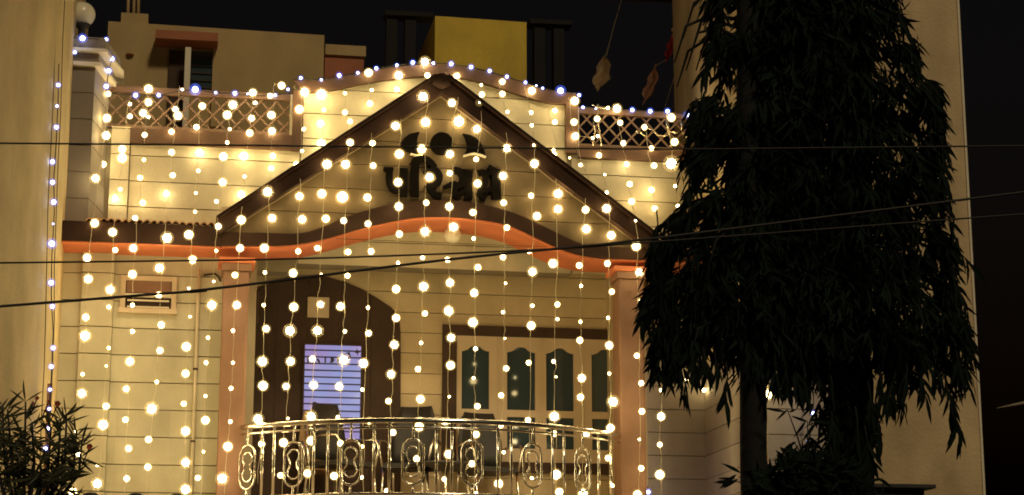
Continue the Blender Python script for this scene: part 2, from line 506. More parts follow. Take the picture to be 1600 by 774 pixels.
for k in range(2):
    zz = vz0+t_+0.01 + k*(zmid-vz0-t_)/2
    box('louvre', vx0+t_+0.02, vx1-t_-0.02, YL-0.015, YL+0.012, zz, zz+0.014, M['trim'], vt)
for k in range(5):
    zz = zmid+0.03 + k*(vz1-t_-zmid-0.03)/5
    box('louvre', vx0+t_+0.01, vx1-t_-0.01, YL-0.012, YL+0.004, zz, zz+0.022, M['column'], vt)
pipe = MB().tube([at(311,420,YL-0.06)*1.0, Vector((at(311,420,YL-0.06).x, YL-0.06, zlow))], 0.013, 8)
pp = pipe.build('conduit_pipe', M['cream'], house, True)
for py in (577, 690, 455):
    c = at(311, py, YL-0.06); box('pipe_clip', at(311,420,YL-0.06).x-0.022, at(311,420,YL-0.06).x+0.022, YL-0.08, YL-0.03, c.z-0.008, c.z+0.008, M['archbrown'], pp)
MB().tube([at(318,430,YL-0.04), at(336,428,YL-0.04), at(341,432,YL-0.06), at(345,440,YL-0.05)], 0.010, 6).build('conduit_elbow', M['archbrown'], house)

# ---- columns
def column(px0, px1, pyt, m=M['column']):
    a = rect(px0, 600, px1, 640, YF+0.06)
    zt = at((px0+px1)/2, pyt, YF).z
    c = empty('column', (0,0,0)); adopt(c, house)
    x0, x1 = a[0], a[1]
    y0, y1 = YF+0.06, YF+0.36
    box('shaft', x0, x1, y0, y1, zlow, zt-0.10, m, c, 0.02)
    box('capital', x0-0.02, x1+0.02, y0-0.02, y1+0.02, zt-0.10, zt-0.03, m, c, 0.01)
    box('abacus', x0-0.05, x1+0.05, y0-0.035, y1+0.05, zt-0.03, zt+0.02, M['orange'], c, 0.01)
column(343, 384, 404)
column(969, 1009, 418)

# ---- gable
gab = empty('gable', (0,0,0)); adopt(gab, house)
YG = YF + 0.08
top_b = [(346,363),(400,363.5),(474,366),(500,357),(530,344),(561,332),(590,324),(622,317),(650,313.5),(684,312),(716,314),(760,320),(800,331),(835,346),(864,361),(890,374),(914,384),(950,386),(1008,387),(1105,391)]
bot_b = [(346,384),(400,384.5),(450,384),(494,377),(534,366),(560,358),(588,351),(635,341),(660,338.5),(686,338),(710,339),(736,341),(770,346),(800,353),(840,372),(871,388),(911,401),(944,404),(1011,406),(1105,409)]
tb = smooth(resample(XZ(top_b, YF), 60), 2); bb = smooth(resample(XZ(bot_b, YF), 60), 2)
inner_apex = at(690.5, 145.5, YF); inner_l = at(346, 362, YF); inner_r = at(1015, 388, YF)
gp = [(inner_l.x, inner_l.z)] + [(inner_apex.x, inner_apex.z)] + [(inner_r.x, inner_r.z)] + [(x, z-0.02) for x, z in reversed(tb) if inner_l.x < x < inner_r.x]
gpitch = at(690,225,YG).z - at(690,263,YG).z
courses(gab, gp, YG, at(690,264,YG).z, gpitch, M['taupe'], thick=0.02, gap=0.007)
MB().prism([(x, z) for x, z in gp], YG+0.001, YG+0.12).build('gable_core', M['joint'], gab)
MB().strip(tb, bb, YF, YF+0.14).build('arch_fascia', M['brown'], gab)
# orange vault under the arch
vb = [(x, z+0.002) for x, z in bb]
vt2 = [(x, z+0.10) for x, z in bb]
MB().strip(vt2, vb, YF+0.141, YF+0.66).build('vault_soffit', M['orange'], gab)
MB().strip([(x, z-0.001) for x, z in bb], [(x, z-0.014) for x, z in bb], YF+0.02, YF+0.139).build('soffit_lip', M['orange'], gab)
# rakes
ol = XZ([(682,121),(341,343)], YF-0.06); il = XZ([(690.5,145.5),(341,366)], YF-0.06)
orr = XZ([(698,121),(1030,374)], YF-0.06); ir = XZ([(690.5,145.5),(1030,399)], YF-0.06)
MB().prism([ol[0], (il[0][0]-0.001, il[0][1]), il[1], ol[1]][::1] , YF-0.06, YW-0.03).build('rake', M['brown'], gab)
MB().prism([orr[0], orr[1], ir[1], (ir[0][0]+0.001, ir[0][1])], YF-0.058, YW-0.03).build('rake', M['brown'], gab)
# top edge moulding on each rake and ridge cap
def edge_bar(p, q, y0, y1, h, name, m):
    p = Vector((p[0],0,p[1])); q = Vector((q[0],0,q[1])); d = (q-p).normalized(); n = Vector((-d.z,0,d.x))
    if n.z < 0: n = -n
    MB().prism([(p.x,p.z),(q.x,q.z),((q+n*h).x,(q+n*h).z),((p+n*h).x,(p+n*h).z)], y0, y1).build(name, m, gab)
edge_bar((ol[0][0],ol[0][1]+0.001), (ol[1][0],ol[1][1]+0.001), YF-0.10, YW-0.03, 0.03, 'rake_moulding', M['brown'])
edge_bar((orr[0][0],orr[0][1]+0.001), (orr[1][0],orr[1][1]+0.001), YF-0.10, YW-0.03, 0.03, 'rake_moulding', M['brown'])
M['trimdim'] = mat('rake_trim', (0.20, 0.14, 0.08), 0.6, 0.1)
def under_bar(p, q, y0, y1, h):
    p = Vector((p[0],0,p[1])); q = Vector((q[0],0,q[1])); d = (q-p).normalized(); n = Vector((-d.z,0,d.x))
    if n.z > 0: n = -n
    p = p + n*0.002; q = q + n*0.002
    MB().prism([(p.x,p.z),(q.x,q.z),((q+n*h).x,(q+n*h).z),((p+n*h).x,(p+n*h).z)], y0, y1).build('trim_strip', M['trimdim'], gab)
under_bar(il[0], il[1], YF+0.02, YF+0.055, 0.006)
under_bar(ir[0], ir[1], YF+0.022, YF+0.055, 0.006)
ap = at(690, 124, YF-0.06)
MB().lathe([(0.02,-0.10),(0.085,-0.06),(0.095,0.0),(0.075,0.03),(0.03,0.055),(0.0,0.06)], (ap.x, YF-0.05, ap.z), 14).build('ridge_cap', M['brown'], gab, True)

# ---- porch: ceiling, back wall, floor
box('porch_ceiling', at(346,400,YF).x, at(1010,400,YF).x, YF+0.665, YB+0.2, at(690,330,YF).z+0.02, at(690,330,YF).z+0.12, M['cream_back'], house)
box('porch_side_wall', at(1011,600,YF).x-0.02, at(1011,600,YF).x+0.10, YF+0.42, YB, ZF, at(690,330,YF).z, M['cream_back'], house)
bw = empty('porch_back_wall', (0,0,0)); adopt(bw, house)
bx0, bx1 = at(346,500,YB).x-0.2, at(1010,500,YB).x+0.1
bz1 = at(690,330,YF).z+0.02
box('wall_core', bx0, bx1, YB+0.001, YB+0.2, zlow, bz1, M['joint'], bw)
pitch_b = at(800,432,YB).z - at(800,463,YB).z
win = rect(690, 513, 972, 740, YB)
zb0 = at(800,432,YB).z
def brect(x0, x1, z0, z1): courses(bw, [(x0,z0),(x1,z0),(x1,z1),(x0,z1)], YB, zb0, pitch_b, M['cream_back'], thick=0.02, gap=0.008)
brect(bx0, win[0], zlow, bz1); brect(win[0], win[1], win[3], bz1); brect(win[0], win[1], zlow, win[2]); brect(win[1], bx1, zlow, bz1)
box('porch_floor', bx0, at(1011,600,YF).x, YF-0.85, YB, ZF-0.18, ZF, M['floor'], house)
box('plinth', XL, XR, YF-0.2, YB+0.2, 0.0, ZF-0.19, M['cream'], house)
# body of the house behind the facade
box('house_body', XL, XR, 1.0, 9.0, 0.0, at(690,250,YW).z, M['cream'], house)
box('right_facade_wall', at(1011,600,YF).x+0.11, XR, YW+0.03, YW+0.3, 0.0, at(1060,392,YW).z, M['joint'], house)
rw = empty('lower_right_wall', (0,0,0)); adopt(rw, house)
xr0 = at(1011,600,YF).x+0.11
pr = at(1050,640,YW).z - at(1050,676,YW).z
courses(rw, [(xr0,zlow),(XR,zlow),(XR,at(1060,405,YW).z),(xr0,at(1060,405,YW).z)], YW+0.03, at(1050,640,YW).z, pr, M['grey_clad'], thick=0.02, gap=0.008)
box('right_eave', at(1011,600,YF).x, XR, YF+0.67, YW+0.02, at(1060,408,YF).z, at(1060,390,YF).z, M['brown'], house)

# dark arch cladding round the door, in upright boards
arch_px = [(372,800),(372,486),(385,464),(408,449),(430,439),(455,433),(485,431),(512,433),(540,441),(566,452),(590,466),(612,481),(624,496),(626,520),(626,800)]
apoly = XZ(arch_px, YB-0.05)
xs_ = [apoly[0][0] + (apoly[-1][0]-apoly[0][0])*k/5 for k in range(6)]
ac = empty('door_arch', (0,0,0)); adopt(ac, house)
for k in range(5):
    q = apoly
    q = clipx(q, xs_[k]+0.002, True); q = clipx(q, xs_[k+1]-0.002, False)
    if len(q) >= 3: MB().prism(q, YB-0.05, YB-0.021).build('board', M['archbrown'], ac)
c = rect(480,465,514,497,YB-0.05); box('plaque', c[0], c[1], YB-0.075, YB-0.051, c[2], c[3], M['winframe'], ac, 0.006)
c = rect(396,455,404,505,YB-0.05)
MB().box(c[1]-0.012,c[1],YB-0.062,YB-0.052,c[2],c[3]).box(c[0]-0.02,c[1]-0.012,YB-0.062,YB-0.052,c[2],c[2]+0.010).build('moulding', M['pink'], ac)

# lit grille window in the arch
lw = empty('lit_window', (0,0,0)); adopt(lw, house)
c = rect(475,540,563,685,YB-0.06)
box('pane', c[0], c[1], YB-0.062, YB-0.052, c[2], c[3], M['bluewin'], lw)
f_ = 0.02
MB().box(c[0]-f_,c[0]-0.001,YB-0.085,YB-0.051,c[2]-f_,c[3]+f_).box(c[1]+0.001,c[1]+f_,YB-0.085,YB-0.051,c[2]-f_,c[3]+f_).box(c[0],c[1],YB-0.085,YB-0.051,c[3]+0.001,c[3]+f_).build('frame', M['archbrown'], lw)
nbar = 13
for k in range(nbar):
    z = c[3] - (k+0.8)*(c[3]-c[2])/(nbar+0.8)
    box('bar', c[0], c[1], YB-0.078, YB-0.066, z-0.0065, z+0.0065, M['bluebar'], lw)
def wmark(pts, name='window_mark'):
    MB().prism(XZ(pts, YB-0.0645), YB-0.0655, YB-0.0625).build(name, M['bluebar'], lw)
for x in (480, 507):
    wmark([(x,559),(x+2.5,559),(x+2.5,567),(x,567)])
wmark([(494,561),(497,560),(501,566),(498,567.5)])
wmark([(516,559),(521,559),(523,563),(520,567),(515,567),(517,563)])
wmark([(527,559),(530,559),(529,567),(526.5,567)])
wmark([(536,554),(546,550),(549,560),(547,561),(543,553),(537,556)])
wmark([(556,549),(558,545),(560,549),(562,551),(559.5,552),(559,556),(557,552),(554,551)], 'window_star')

# porch window: brown surround, cream frame, four casements
wn_ = empty('porch_window', (0,0,0)); adopt(wn_, house)
x0, x1, z0, z1 = win
tj = at(712,600,YB).x - at(690,600,YB).x
th = at(800,513,YB).z - at(800,529,YB).z
ys0 = YB-0.06
MB().box(x0,x1,ys0,YB-0.001,z1-th,z1).box(x0,x1,ys0,YB-0.001,z0,z0+th).box(x0,x0+tj,ys0,YB-0.001,z0+th,z1-th).build('surround', M['archbrown'], wn_)
fx0, fx1, fz0, fz1 = x0+tj, x1, z0+th, z1-th
cols = [(721,764),(792,836),(853,896),(924,967)]
rows_top, rows_mid0, rows_mid1, rows_bot = 546, 639, 652, 699
def wz(px, py): return at(px, py, YB-0.03).z
zt_, zm1, zm0, zbm = wz(843,547), wz(843,642), wz(843,653), wz(843,702)
cx = [(at(a,600,YB-0.03).x, at(b,600,YB-0.03).x) for a, b in cols]
yf0, yf1 = YB-0.045, YB-0.005
# stiles and rails
stx = [fx0] + [v for p in cx for v in p] + [fx1]
fm = MB()
for k in range(0, len(stx), 2):
    fm.box(stx[k], stx[k+1], yf0, yf1, fz0, fz1)
for a, b in cx:
    fm.box(a, b, yf0, yf1, zm0, zm1); fm.box(a, b, yf0, yf1, fz0, zbm)
    # ogee head
    hpts = [(a, zt_-0.035)]
    for i in range(1, 12):
        u = i/12; 
        h = -0.035 + 0.045*(0.5-0.5*math.cos(2*math.pi*min(u,1-u)*1.0)) + (0.012 if 0.3 < u < 0.7 else 0)
        hpts.append((a+(b-a)*u, zt_+h))
    hpts.append((b, zt_-0.035))
    fm.strip([(x, fz1) for x, z in hpts], hpts, yf0, yf1)
fm.build('frame', M['winframe'], wn_)
for k in range(3):
    xm = (cx[k][1]+cx[k+1][0])/2
    box('mullion_bead', xm-0.010, xm+0.010, yf0-0.010, yf0-0.001, fz0+0.01, fz1-0.01, M['winframe'], wn_)
for a, b in cx:
    box('pane', a-0.005, b+0.005, YB-0.020, YB-0.012, zm1-0.005, zt_+0.02, M['glass'], wn_)
    box('pane', a-0.005, b+0.005, YB-0.020, YB-0.012, zbm-0.005, zm0+0.005, M['glass'], wn_)
    for k in (1, 2):
        box('glazing_bar', a+(b-a)*k/3-0.004, a+(b-a)*k/3+0.004, YB-0.010, YB-0.006, zm1, zt_, M['winframe'], wn_)

# hanging opal globe under the vault
gl = at(707, 367, YF+0.5)
gthing = empty('globe_lamp', (gl.x, gl.y, gl.z), 'round opal globe lamp hanging unlit under the orange porch arch', 'lamp')
def sphere_me(name, r, sub=3):
    me = bpy.data.meshes.new(name); bm = bmesh.new()
    bmesh.ops.create_icosphere(bm, subdivisions=sub, radius=r); bm.to_mesh(me); bm.free(); return me
link('globe', sphere_me('globe', 0.085), M['globe'], gthing, gl, True)
MB().lathe([(0.035,0.075),(0.05,0.10),(0.05,0.125),(0.012,0.13),(0.012,0.30)], gl, 12).build('stem', M['trim'], gthing, True)

# globe lamp on the end pillar
gl = at(129, 23, -0.4)
g2 = empty('pillar_lamp', (gl.x, gl.y, gl.z-0.25), 'dim white globe lamp on top of the left pillar', 'lamp')
link('globe', sphere_me('globe', 0.122), M['globe'], g2, gl, True)
zpt = zpy(61)
MB().lathe([(0.06,zpt-gl.z),(0.06,zpt-gl.z+0.03),(0.03,zpt-gl.z+0.05),(0.035,-0.14),(0.07,-0.12),(0.075,-0.09)], gl, 12).build('base', M['dark'], g2, True)

# ------------------------------------------------------------------ name sign on the gable
YS = YG - 0.06
sg0 = at(690, 270, YS)
sign = empty('name_sign', (sg0.x, sg0.y, sg0.z), 'dark raised Gujarati letters with round emblem on the grey gable', 'sign')
def zs(p): return (595 + p[0]/6.45, 200 + p[1]/6.45)
def ribbon(mb, pts, w, y):
    P = [Vector((at(*zs(p), YS).x, at(*zs(p), YS).z)) for p in pts]
    P = [Vector(q) for q in resample([tuple(v) for v in P], max(4, len(P)*4))] if len(P) > 2 else P
    if len(P) > 4: P = [Vector(q) for q in smooth([tuple(v) for v in P], 2)]
    hw = w/6.45*0.0061/2
    L_, R_ = [], []
    for i in range(len(P)):
        d = (P[min(i+1,len(P)-1)] - P[max(i-1,0)]).normalized(); n = Vector((-d.y, d.x))
        L_.append(tuple(P[i]+n*hw)); R_.append(tuple(P[i]-n*hw))
    mb.strip(L_, R_, y, y+0.045)
def letter(strokes):
    mb = MB()
    for i, (pts, w) in enumerate(strokes): ribbon(mb, pts, w, YS + 0.0012*i)
    mb.build('letter', M['letter'], sign)
letter([([(92,398),(88,480),(92,560),(120,615),(165,632),(230,610)],66), ([(30,413),(128,413)],38), ([(235,402),(228,692)],78)])
letter([([(352,330),(345,430),(344,692)],82), ([(318,372),(345,322),(400,303),(460,310),(510,345),(545,400)],62),
        ([(450,470),(500,430),(560,425),(598,475),(590,535),(540,580),(480,590)],66), ([(480,560),(505,620),(545,675),(615,690)],62)])
letter([([(640,600),(690,575),(725,590)],44), ([(740,425),(790,430),(830,480),(825,560),(770,585),(725,560)],72), ([(720,540),(735,600),(760,660),(750,705)],60), ([(745,700),(800,665),(860,620)],44), ([(890,425),(880,560),(888,715)],84), ([(800,440),(860,440)],50)])
letter([([(985,455),(1040,440),(1065,500),(1040,590),(1000,640),(1015,690),(1060,712)],62), ([(1040,650),(1100,615),(1150,600)],50), ([(1160,415),(1165,560),(1170,720)],92), ([(1085,385),(1150,425),(1205,465)],50), ([(1040,450),(1130,450)],48)])
def emblem(pts): MB().prism(XZ([zs(p) for p in pts], YS), YS, YS+0.04).build('emblem', M['letter'], sign)
emblem([(205,150),(235,100),(290,60),(395,38),(372,90),(366,140),(376,185),(400,225),(330,262),(250,225),(212,195)])
emblem([(615+115*math.cos(2*math.pi*k/28), 155+(112)*math.sin(2*math.pi*k/28)) for k in range(28)])
emblem([(830,55),(900,70),(960,100),(1010,155),(1040,220),(1060,285),(1010,262),(945,250),(880,258),(840,272),(870,215),(870,150),(855,100)])
def crescent(a, b, c_): 
    pts = [a, b, c_]; mb = MB(); ribbon(mb, [a, ((a[0]+b[0])/2, (a[1]+b[1])/2-4), b, ((c_[0]+b[0])/2, (c_[1]+b[1])/2-4), c_], 14, YS-0.004)
    mb.build('emblem_trim', M['trim'], sign)
crescent((835,282),(945,256),(1062,292)); crescent((300,262),(360,280),(420,272))

# ------------------------------------------------------------------ rooftop lattice railings
def lattice(px0, pyt, px1, pyb, Y, label):
    a = rect(px0, pyt, px1, pyb, Y)
    x0, x1, z0, z1 = a
    t = empty('lattice_railing', ((x0+x1)/2, Y, z0), label, 'railing', 'rooftop lattice railings')
    zt_, zb_ = z1, z0
    box('top_rail', x0, x1, Y-0.03, Y+0.03, zt_-0.035, zt_+0.03, M['lattice'], t, 0.005)
    box('bottom_rail', x0, x1, Y-0.02, Y+0.02, zb_, zb_+0.03, M['lattice'], t)
    box('post', x0-0.03, x0-0.001, Y-0.03, Y+0.03, zb_, zt_+0.03, M['trim'], t)
    box('post', x1+0.001, x1+0.03, Y-0.03, Y+0.03, zb_, zt_+0.03, M['trim'], t)
    H = (zt_-0.035)-(zb_+0.03); zz0 = zb_+0.03
    step = 0.155
    hw = 0.0085
    for s in (1, -1):
        k = -int(H/step)-1
        while True:
            xs0 = x0 + k*step
            k += 1
            if xs0 > x1: break
            # centre line from (xs0, zz0) to (xs0+H, zz0+H) (or mirrored), clipped in x
            pa = (xs0, zz0); pb = (xs0+H*0.92, zz0+H)
            if s < 0: pa, pb = (x0+x1-pa[0], pa[1]), (x0+x1-pb[0], pb[1])
            d = Vector((pb[0]-pa[0], pb[1]-pa[1])).normalized(); n = Vector((-d.y, d.x))*hw
            poly = [(pa[0]+n.x,pa[1]+n.y),(pa[0]-n.x,pa[1]-n.y),(pb[0]-n.x,pb[1]-n.y),(pb[0]+n.x,pb[1]+n.y)]
            poly = clip(clip(poly, zz0+0.001, True), zz0+H-0.001, False)
            if len(poly) >= 3: poly = clipx(poly, x0, True)
            if len(poly) >= 3: poly = clipx(poly, x1, False)
            if len(poly) >= 3 and max(p[0] for p in poly)-min(p[0] for p in poly) > 0.02:
                yy = Y-0.013 if s > 0 else Y+0.002
                MB().prism(poly, yy, yy+0.010).build('slat', M['lattice'], t)
    return a
lattice(160, 146, 453, 206, 0.03, 'crisscross lattice railing on the roof left of the arched parapet')
lattice(904, 178, 1092, 234, 0.03, 'crisscross lattice railing on the roof right of the arched parapet')

# ------------------------------------------------------------------ porch railing, bowed outwards
zr_top = at(650, 657, YF-0.75).z
xr_a, xr_b = at(378,660,YF-0.02).x, at(967,690,YF+0.05).x
def rail_pt(u): return Vector((xr_a+(xr_b-xr_a)*u, YF+0.02-0.78*(1-(2*u-1)**2)**0.9, zr_top))
def u_of(px):
    lo_, hi_ = 0.0, 1.0
    for _ in range(40):
        m = (lo_+hi_)/2; p = rail_pt(m)
        v = RM.transposed() @ (p-CAM)
        if 800+FPX*v.x/-v.z < px: lo_ = m
        else: hi_ = m
    return lo_
pr_ = empty('porch_railing', ((xr_a+xr_b)/2, YF-0.4, ZF), 'bowed polished steel porch railing with looped ornaments', 'railing')
rail = [rail_pt(k/48) for k in range(49)]
MB().tube(rail, 0.024, 10).build('top_rail', M['steel'], pr_, True)
MB().tube([p-Vector((0,0,0.062)) for p in rail], 0.010, 8).build('under_rail', M['steel'], pr_, True)
zbot = ZF+0.03
MB().tube([Vector((p.x,p.y,zbot+0.02)) for p in rail], 0.014, 8).build('bottom_rail', M['steel'], pr_, True)
for px in (411,429,491,513,585,609,682,706,778,799,863,881,935,954):
    p = rail_pt(u_of(px))
    MB().tube([Vector((p.x,p.y,zr_top-0.02)), Vector((p.x,p.y,zbot))], 0.0125, 8).build('baluster', M['steel'], pr_, True)
def ornament(px):
    u = u_of(px); p = rail_pt(u)
    t = (rail_pt(min(1,u+0.01))-rail_pt(max(0,u-0.01))).normalized()
    ht, hb = zr_top-0.165, zbot+0.10
    w = 0.092
    def cap(w, zt, zb, n=10):
        L_ = []
        for k in range(n+1):
            a = math.pi*k/n; L_.append(p + t*(w*math.cos(a)) + Vector((0,0,zt-w-zr_top+w*math.sin(a))))
        for k in range(n+1):
            a = math.pi + math.pi*k/n; L_.append(p + t*(w*math.cos(a)) + Vector((0,0,zb+w-zr_top+w*math.sin(a))))
        return L_
    o = MB().tube(cap(w, ht, hb), 0.010, 7, closed=True).build('loop_ornament', M['steel'], pr_, True)
    # inner dumbbell outline
    wi, ws = 0.058, 0.030
    zt, zb = ht-0.065, hb+0.065
    D = []
    for k in range(13):
        a = math.radians(-50 + 280*k/12); D.append((wi*math.cos(a), zt-wi+wi*math.sin(a)))
    D += [(-ws, zt-wi-0.075), (-ws, zb+wi+0.075)]
    for k in range(13):
        a = math.radians(130 + 280*k/12); D.append((wi*math.cos(a), zb+wi+wi*math.sin(a)))
    D += [(ws, zb+wi+0.075), (ws, zt-wi-0.075)]
    MB().tube([p + t*a + Vector((0,0,b-zr_top)) for a, b in D], 0.0075, 7, closed=True).build('inner_loop', M['steel'], o, True)
    MB().tube([p+Vector((0,0,-0.02)), p+Vector((0,0,ht-zr_top))], 0.011, 7).build('stem', M['steel'], o, True)
    MB().tube([p+Vector((0,0,hb-zr_top)), p+Vector((0,0,zbot-zr_top))], 0.011, 7).build('stem', M['steel'], o, True)
for px in (388,460,549,646,738,832,910): ornament(px)

# ------------------------------------------------------------------ chairs on the porch
def chair(px, Y, rot, label, m, w=0.46, zback=None):
    x = at(px, 700, Y).x
    c = empty('porch_chair', (x, Y, ZF), label, 'chair', 'chairs on the porch')
    c.rotation_euler.z = rot
    def part(mb, name, mm, sm=False):
        o = mb.build(name, mm, None, sm); o.parent = c; return o
    zb = (zback or 0.98) + 0.06
    # shaped backrest: curved, narrowing to the top
    top, bot = [], []
    mb = MB()
    n = 8; rowsz = [(0.50,0.92),(0.62,1.0),(0.76,1.0),(0.87,0.9),(zb,0.66)]
    V = []; F = []
    for j, (z, k) in enumerate(rowsz):
        for i in range(n+1):
            u = -1+2*i/n
            V.append((u*w/2*k, 0.20+0.10*(z-0.45)-0.05*u*u+0.0, z))
    b = len(V)
    V += [(x_, y_+0.025, z_) for x_, y_, z_ in V]
    R_ = len(rowsz)
    for j in range(R_-1):
        for i in range(n):
            a = j*(n+1)+i
            F += [(a,a+1,a+n+2,a+n+1),(b+a,b+a+n+1,b+a+n+2,b+a+1)]
    for i in range(n):
        F += [(i,b+i,b+i+1,i+1),((R_-1)*(n+1)+i,(R_-1)*(n+1)+i+1,b+(R_-1)*(n+1)+i+1,b+(R_-1)*(n+1)+i)]
    for j in range(R_-1):
        a = j*(n+1); F += [(a,a+n+1,b+a+n+1,b+a)]
        a = j*(n+1)+n; F += [(a,b+a,b+a+n+1,a+n+1)]
    mb.v = V; mb.f = F
    part(mb, 'backrest', m, True)
    part(MB().box(-w/2, w/2, -0.24, 0.22, 0.42, 0.465), 'seat', m)
    for sx in (-1, 1):
        part(MB().tube([(sx*(w/2-0.02),-0.22,0.42),(sx*(w/2),-0.26,0.0)], 0.013, 7), 'leg', M['steel'], True)
        part(MB().tube([(sx*(w/2-0.02),0.28,0.85),(sx*(w/2-0.01),0.20,0.45),(sx*(w/2),0.28,0.0)], 0.013, 7), 'leg', M['steel'], True)
        part(MB().tube([(sx*(w/2+0.02),0.22,0.68),(sx*(w/2+0.03),0.0,0.70),(sx*(w/2+0.03),-0.2,0.68),(sx*(w/2+0.02),-0.25,0.60),(sx*(w/2-0.01),-0.23,0.43)], 0.013, 7), 'armrest', M['steel'], True)
    return c
chair(533, -0.30, 0.7, 'dark chair standing before the lit blue window', M['chair'])
chair(642, -0.15, -0.35, 'dark high-backed chair between the arch and the porch window', M['chair'], zback=1.0)
chair(762, 0.05, 0.25, 'dark chair in front of the leftmost casements of the porch window', M['chair'], zback=0.98)
chair(496, 0.20, 0.1, 'tan backed chair under the left side of the lit blue window', M['chairtan'], w=0.30, zback=0.98)
# low dark table
tx = at(690, 760, -0.2).x
tb_ = empty('porch_table', (tx, -0.45, ZF), 'low round dark table behind the porch railing', 'table')
MB().lathe([(0.0,0.42),(0.34,0.42),(0.35,0.435),(0.34,0.45),(0.0,0.45)], (tx,-0.45,ZF), 24).build('table_top', M['chair'], tb_)
for k in range(3):
    a = 2*math.pi*k/3+0.4
    MB().tube([(tx+0.22*math.cos(a),-0.45+0.22*math.sin(a),ZF+0.42),(tx+0.28*math.cos(a),-0.45+0.28*math.sin(a),ZF)], 0.014, 7).build('leg', M['steel'], tb_, True)

# ------------------------------------------------------------------ neighbours
# left neighbour: side wall coming forward at an angle
nl = empty('left_neighbour_house', (at(90,400,-1.25).x, -1.25, 0), 'plain tan plastered house wall at the left edge', 'house')
A = at(92,400,-1.25); B = at(-60,400,-4.2)
topz = at(92, -140, -1.25).z
plan('wall', [(B.x,B.y),(A.x,A.y),(A.x-0.02,2.0),(B.x-3,2.0),(B.x-3,B.y)], 0.0, topz, M['neigh_l'], nl)
q1 = at(101, 20, -1.24); q2 = at(111, 50, -1.2)
MB().prism([(q1.x-0.05,q1.z+0.15),(q1.x+0.02,q1.z),(q2.x,q2.z),(q2.x-0.03,q2.z-0.03),(q1.x-0.05,q1.z-0.10)], -1.22, -0.9).build('drip_ledge', M['neigh_l'], nl)

# right neighbour: tall block in front of and beside the house
XN1 = at(1517,387,-2.0).x
nr = empty('right_neighbour_house', (XR, -2.0, 0), 'tall tan plastered block behind the drooping tree', 'house')
zN = 11.0
plan('wall', [(XR+0.002,-2.0),(XN1,-2.0),(XN1,6.0),(XR+0.002,1.0)], 0.0, zN, M['neigh_r'], nr)
box('corner_edge', XN1-0.012, XN1+0.012, -2.012, -1.985, 0.0, zN, M['trim'], nr, 0.005)
# low cladding courses wrapping onto its side
for k in range(7):
    z0_ = at(1050,640,YW).z + (k-5)*pr
    box('side_panel', XR-0.018, XR+0.001, -1.95, YW+0.005, z0_+0.004, z0_+pr-0.004, M['grey_clad'], nr)
for k in range(6):
    z0_ = at(1240,640,-2.0).z + (k-3)*pr
    xq = at(1330,640,-2.0).x
    box('front_panel', XR-0.018, xq, -2.02, -2.001, z0_+0.004, z0_+pr-0.004, M['grey_clad'], nr)

# ------------------------------------------------------------------ rooftop structures behind
Y5 = 5.0
a = rect(160,33,503,420,Y5)
rh = empty('rooftop_room', ((a[0]+a[1])/2, Y5, a[2]), 'ochre plastered rooftop room with a rust red door hood', 'building')
zt0, zt1 = at(163,33,Y5).z, at(503,55,Y5).z
MB().prism([(a[0],a[2]),(a[1],a[2]),(a[1],zt1),(a[0],zt0)], Y5, Y5+3).build('wall', M['roofhouse'], rh)
c = rect(243,57,340,76,Y5); 
MB().box(c[0],c[1],Y5-0.35,Y5-0.001,c[2],c[3]-0.05).build('door_hood', M['rust'], rh)
c = rect(262,80,287,200,Y5); box('door', c[0], c[1], Y5-0.04, Y5-0.002, c[2], c[3], M['archbrown'], rh)
c = rect(296,82,331,150,Y5); wq = box('window', c[0], c[1], Y5-0.03, Y5-0.002, c[2], c[3], M['glass'], rh)
for k in range(1,6):
    z = c[2]+(c[3]-c[2])*k/6; box('window_bar', c[0], c[1], Y5-0.05, Y5-0.032, z-0.01, z+0.01, M['blackwall'], wq)
c = rect(287,62,296,230,Y5-0.3); box('post', c[0], c[1], Y5-0.36, Y5-0.28, c[2], at(290,76,Y5-0.3).z, M['trim'], rh)
c = rect(331,70,347,200,Y5); box('jamb', c[0], c[1], Y5-0.06, Y5-0.002, c[2], c[3], M['roofhouse'], rh)
w_ = at(203,87,Y5); MB().lathe([(0.05,0),(0.05,0.01)], (w_.x, Y5-0.02, w_.z), 10).build('spout_hole', M['rust'], rh)
for px in (200, 209, 216):
    p = at(px, 33, Y5+0.3); q = at(px+1, -40, Y5+0.3)
    MB().tube([Vector((p.x,p.y,p.z-0.1)), q], 0.022, 6).build('roof_pole', M['roofhouse'], rh, True)
box('pole_plinth', at(190,31,Y5+0.3).x, at(232,31,Y5+0.3).x, Y5+0.1, Y5+0.6, at(210,33,Y5).z-0.05, at(210,29,Y5+0.3).z, M['roofhouse'], rh)
a2 = rect(503,68,566,420,Y5+0.5)
se = empty('stair_enclosure', ((a2[0]+a2[1])/2, Y5+0.5, a2[2]), 'low brown rooftop enclosure beside the ochre room', 'building')
MB().box(a2[0]+0.01,a2[1],Y5+0.5,Y5+3,a2[2],at(535,88,Y5+0.5).z).build('wall', M['rust'], se)
MB().box(a2[0]+0.012,a2[1]+0.02,Y5+0.46,Y5+3.02,at(535,88,Y5+0.5).z+0.001,at(535,72,Y5+0.5).z).build('parapet', M['roofhouse'], se)

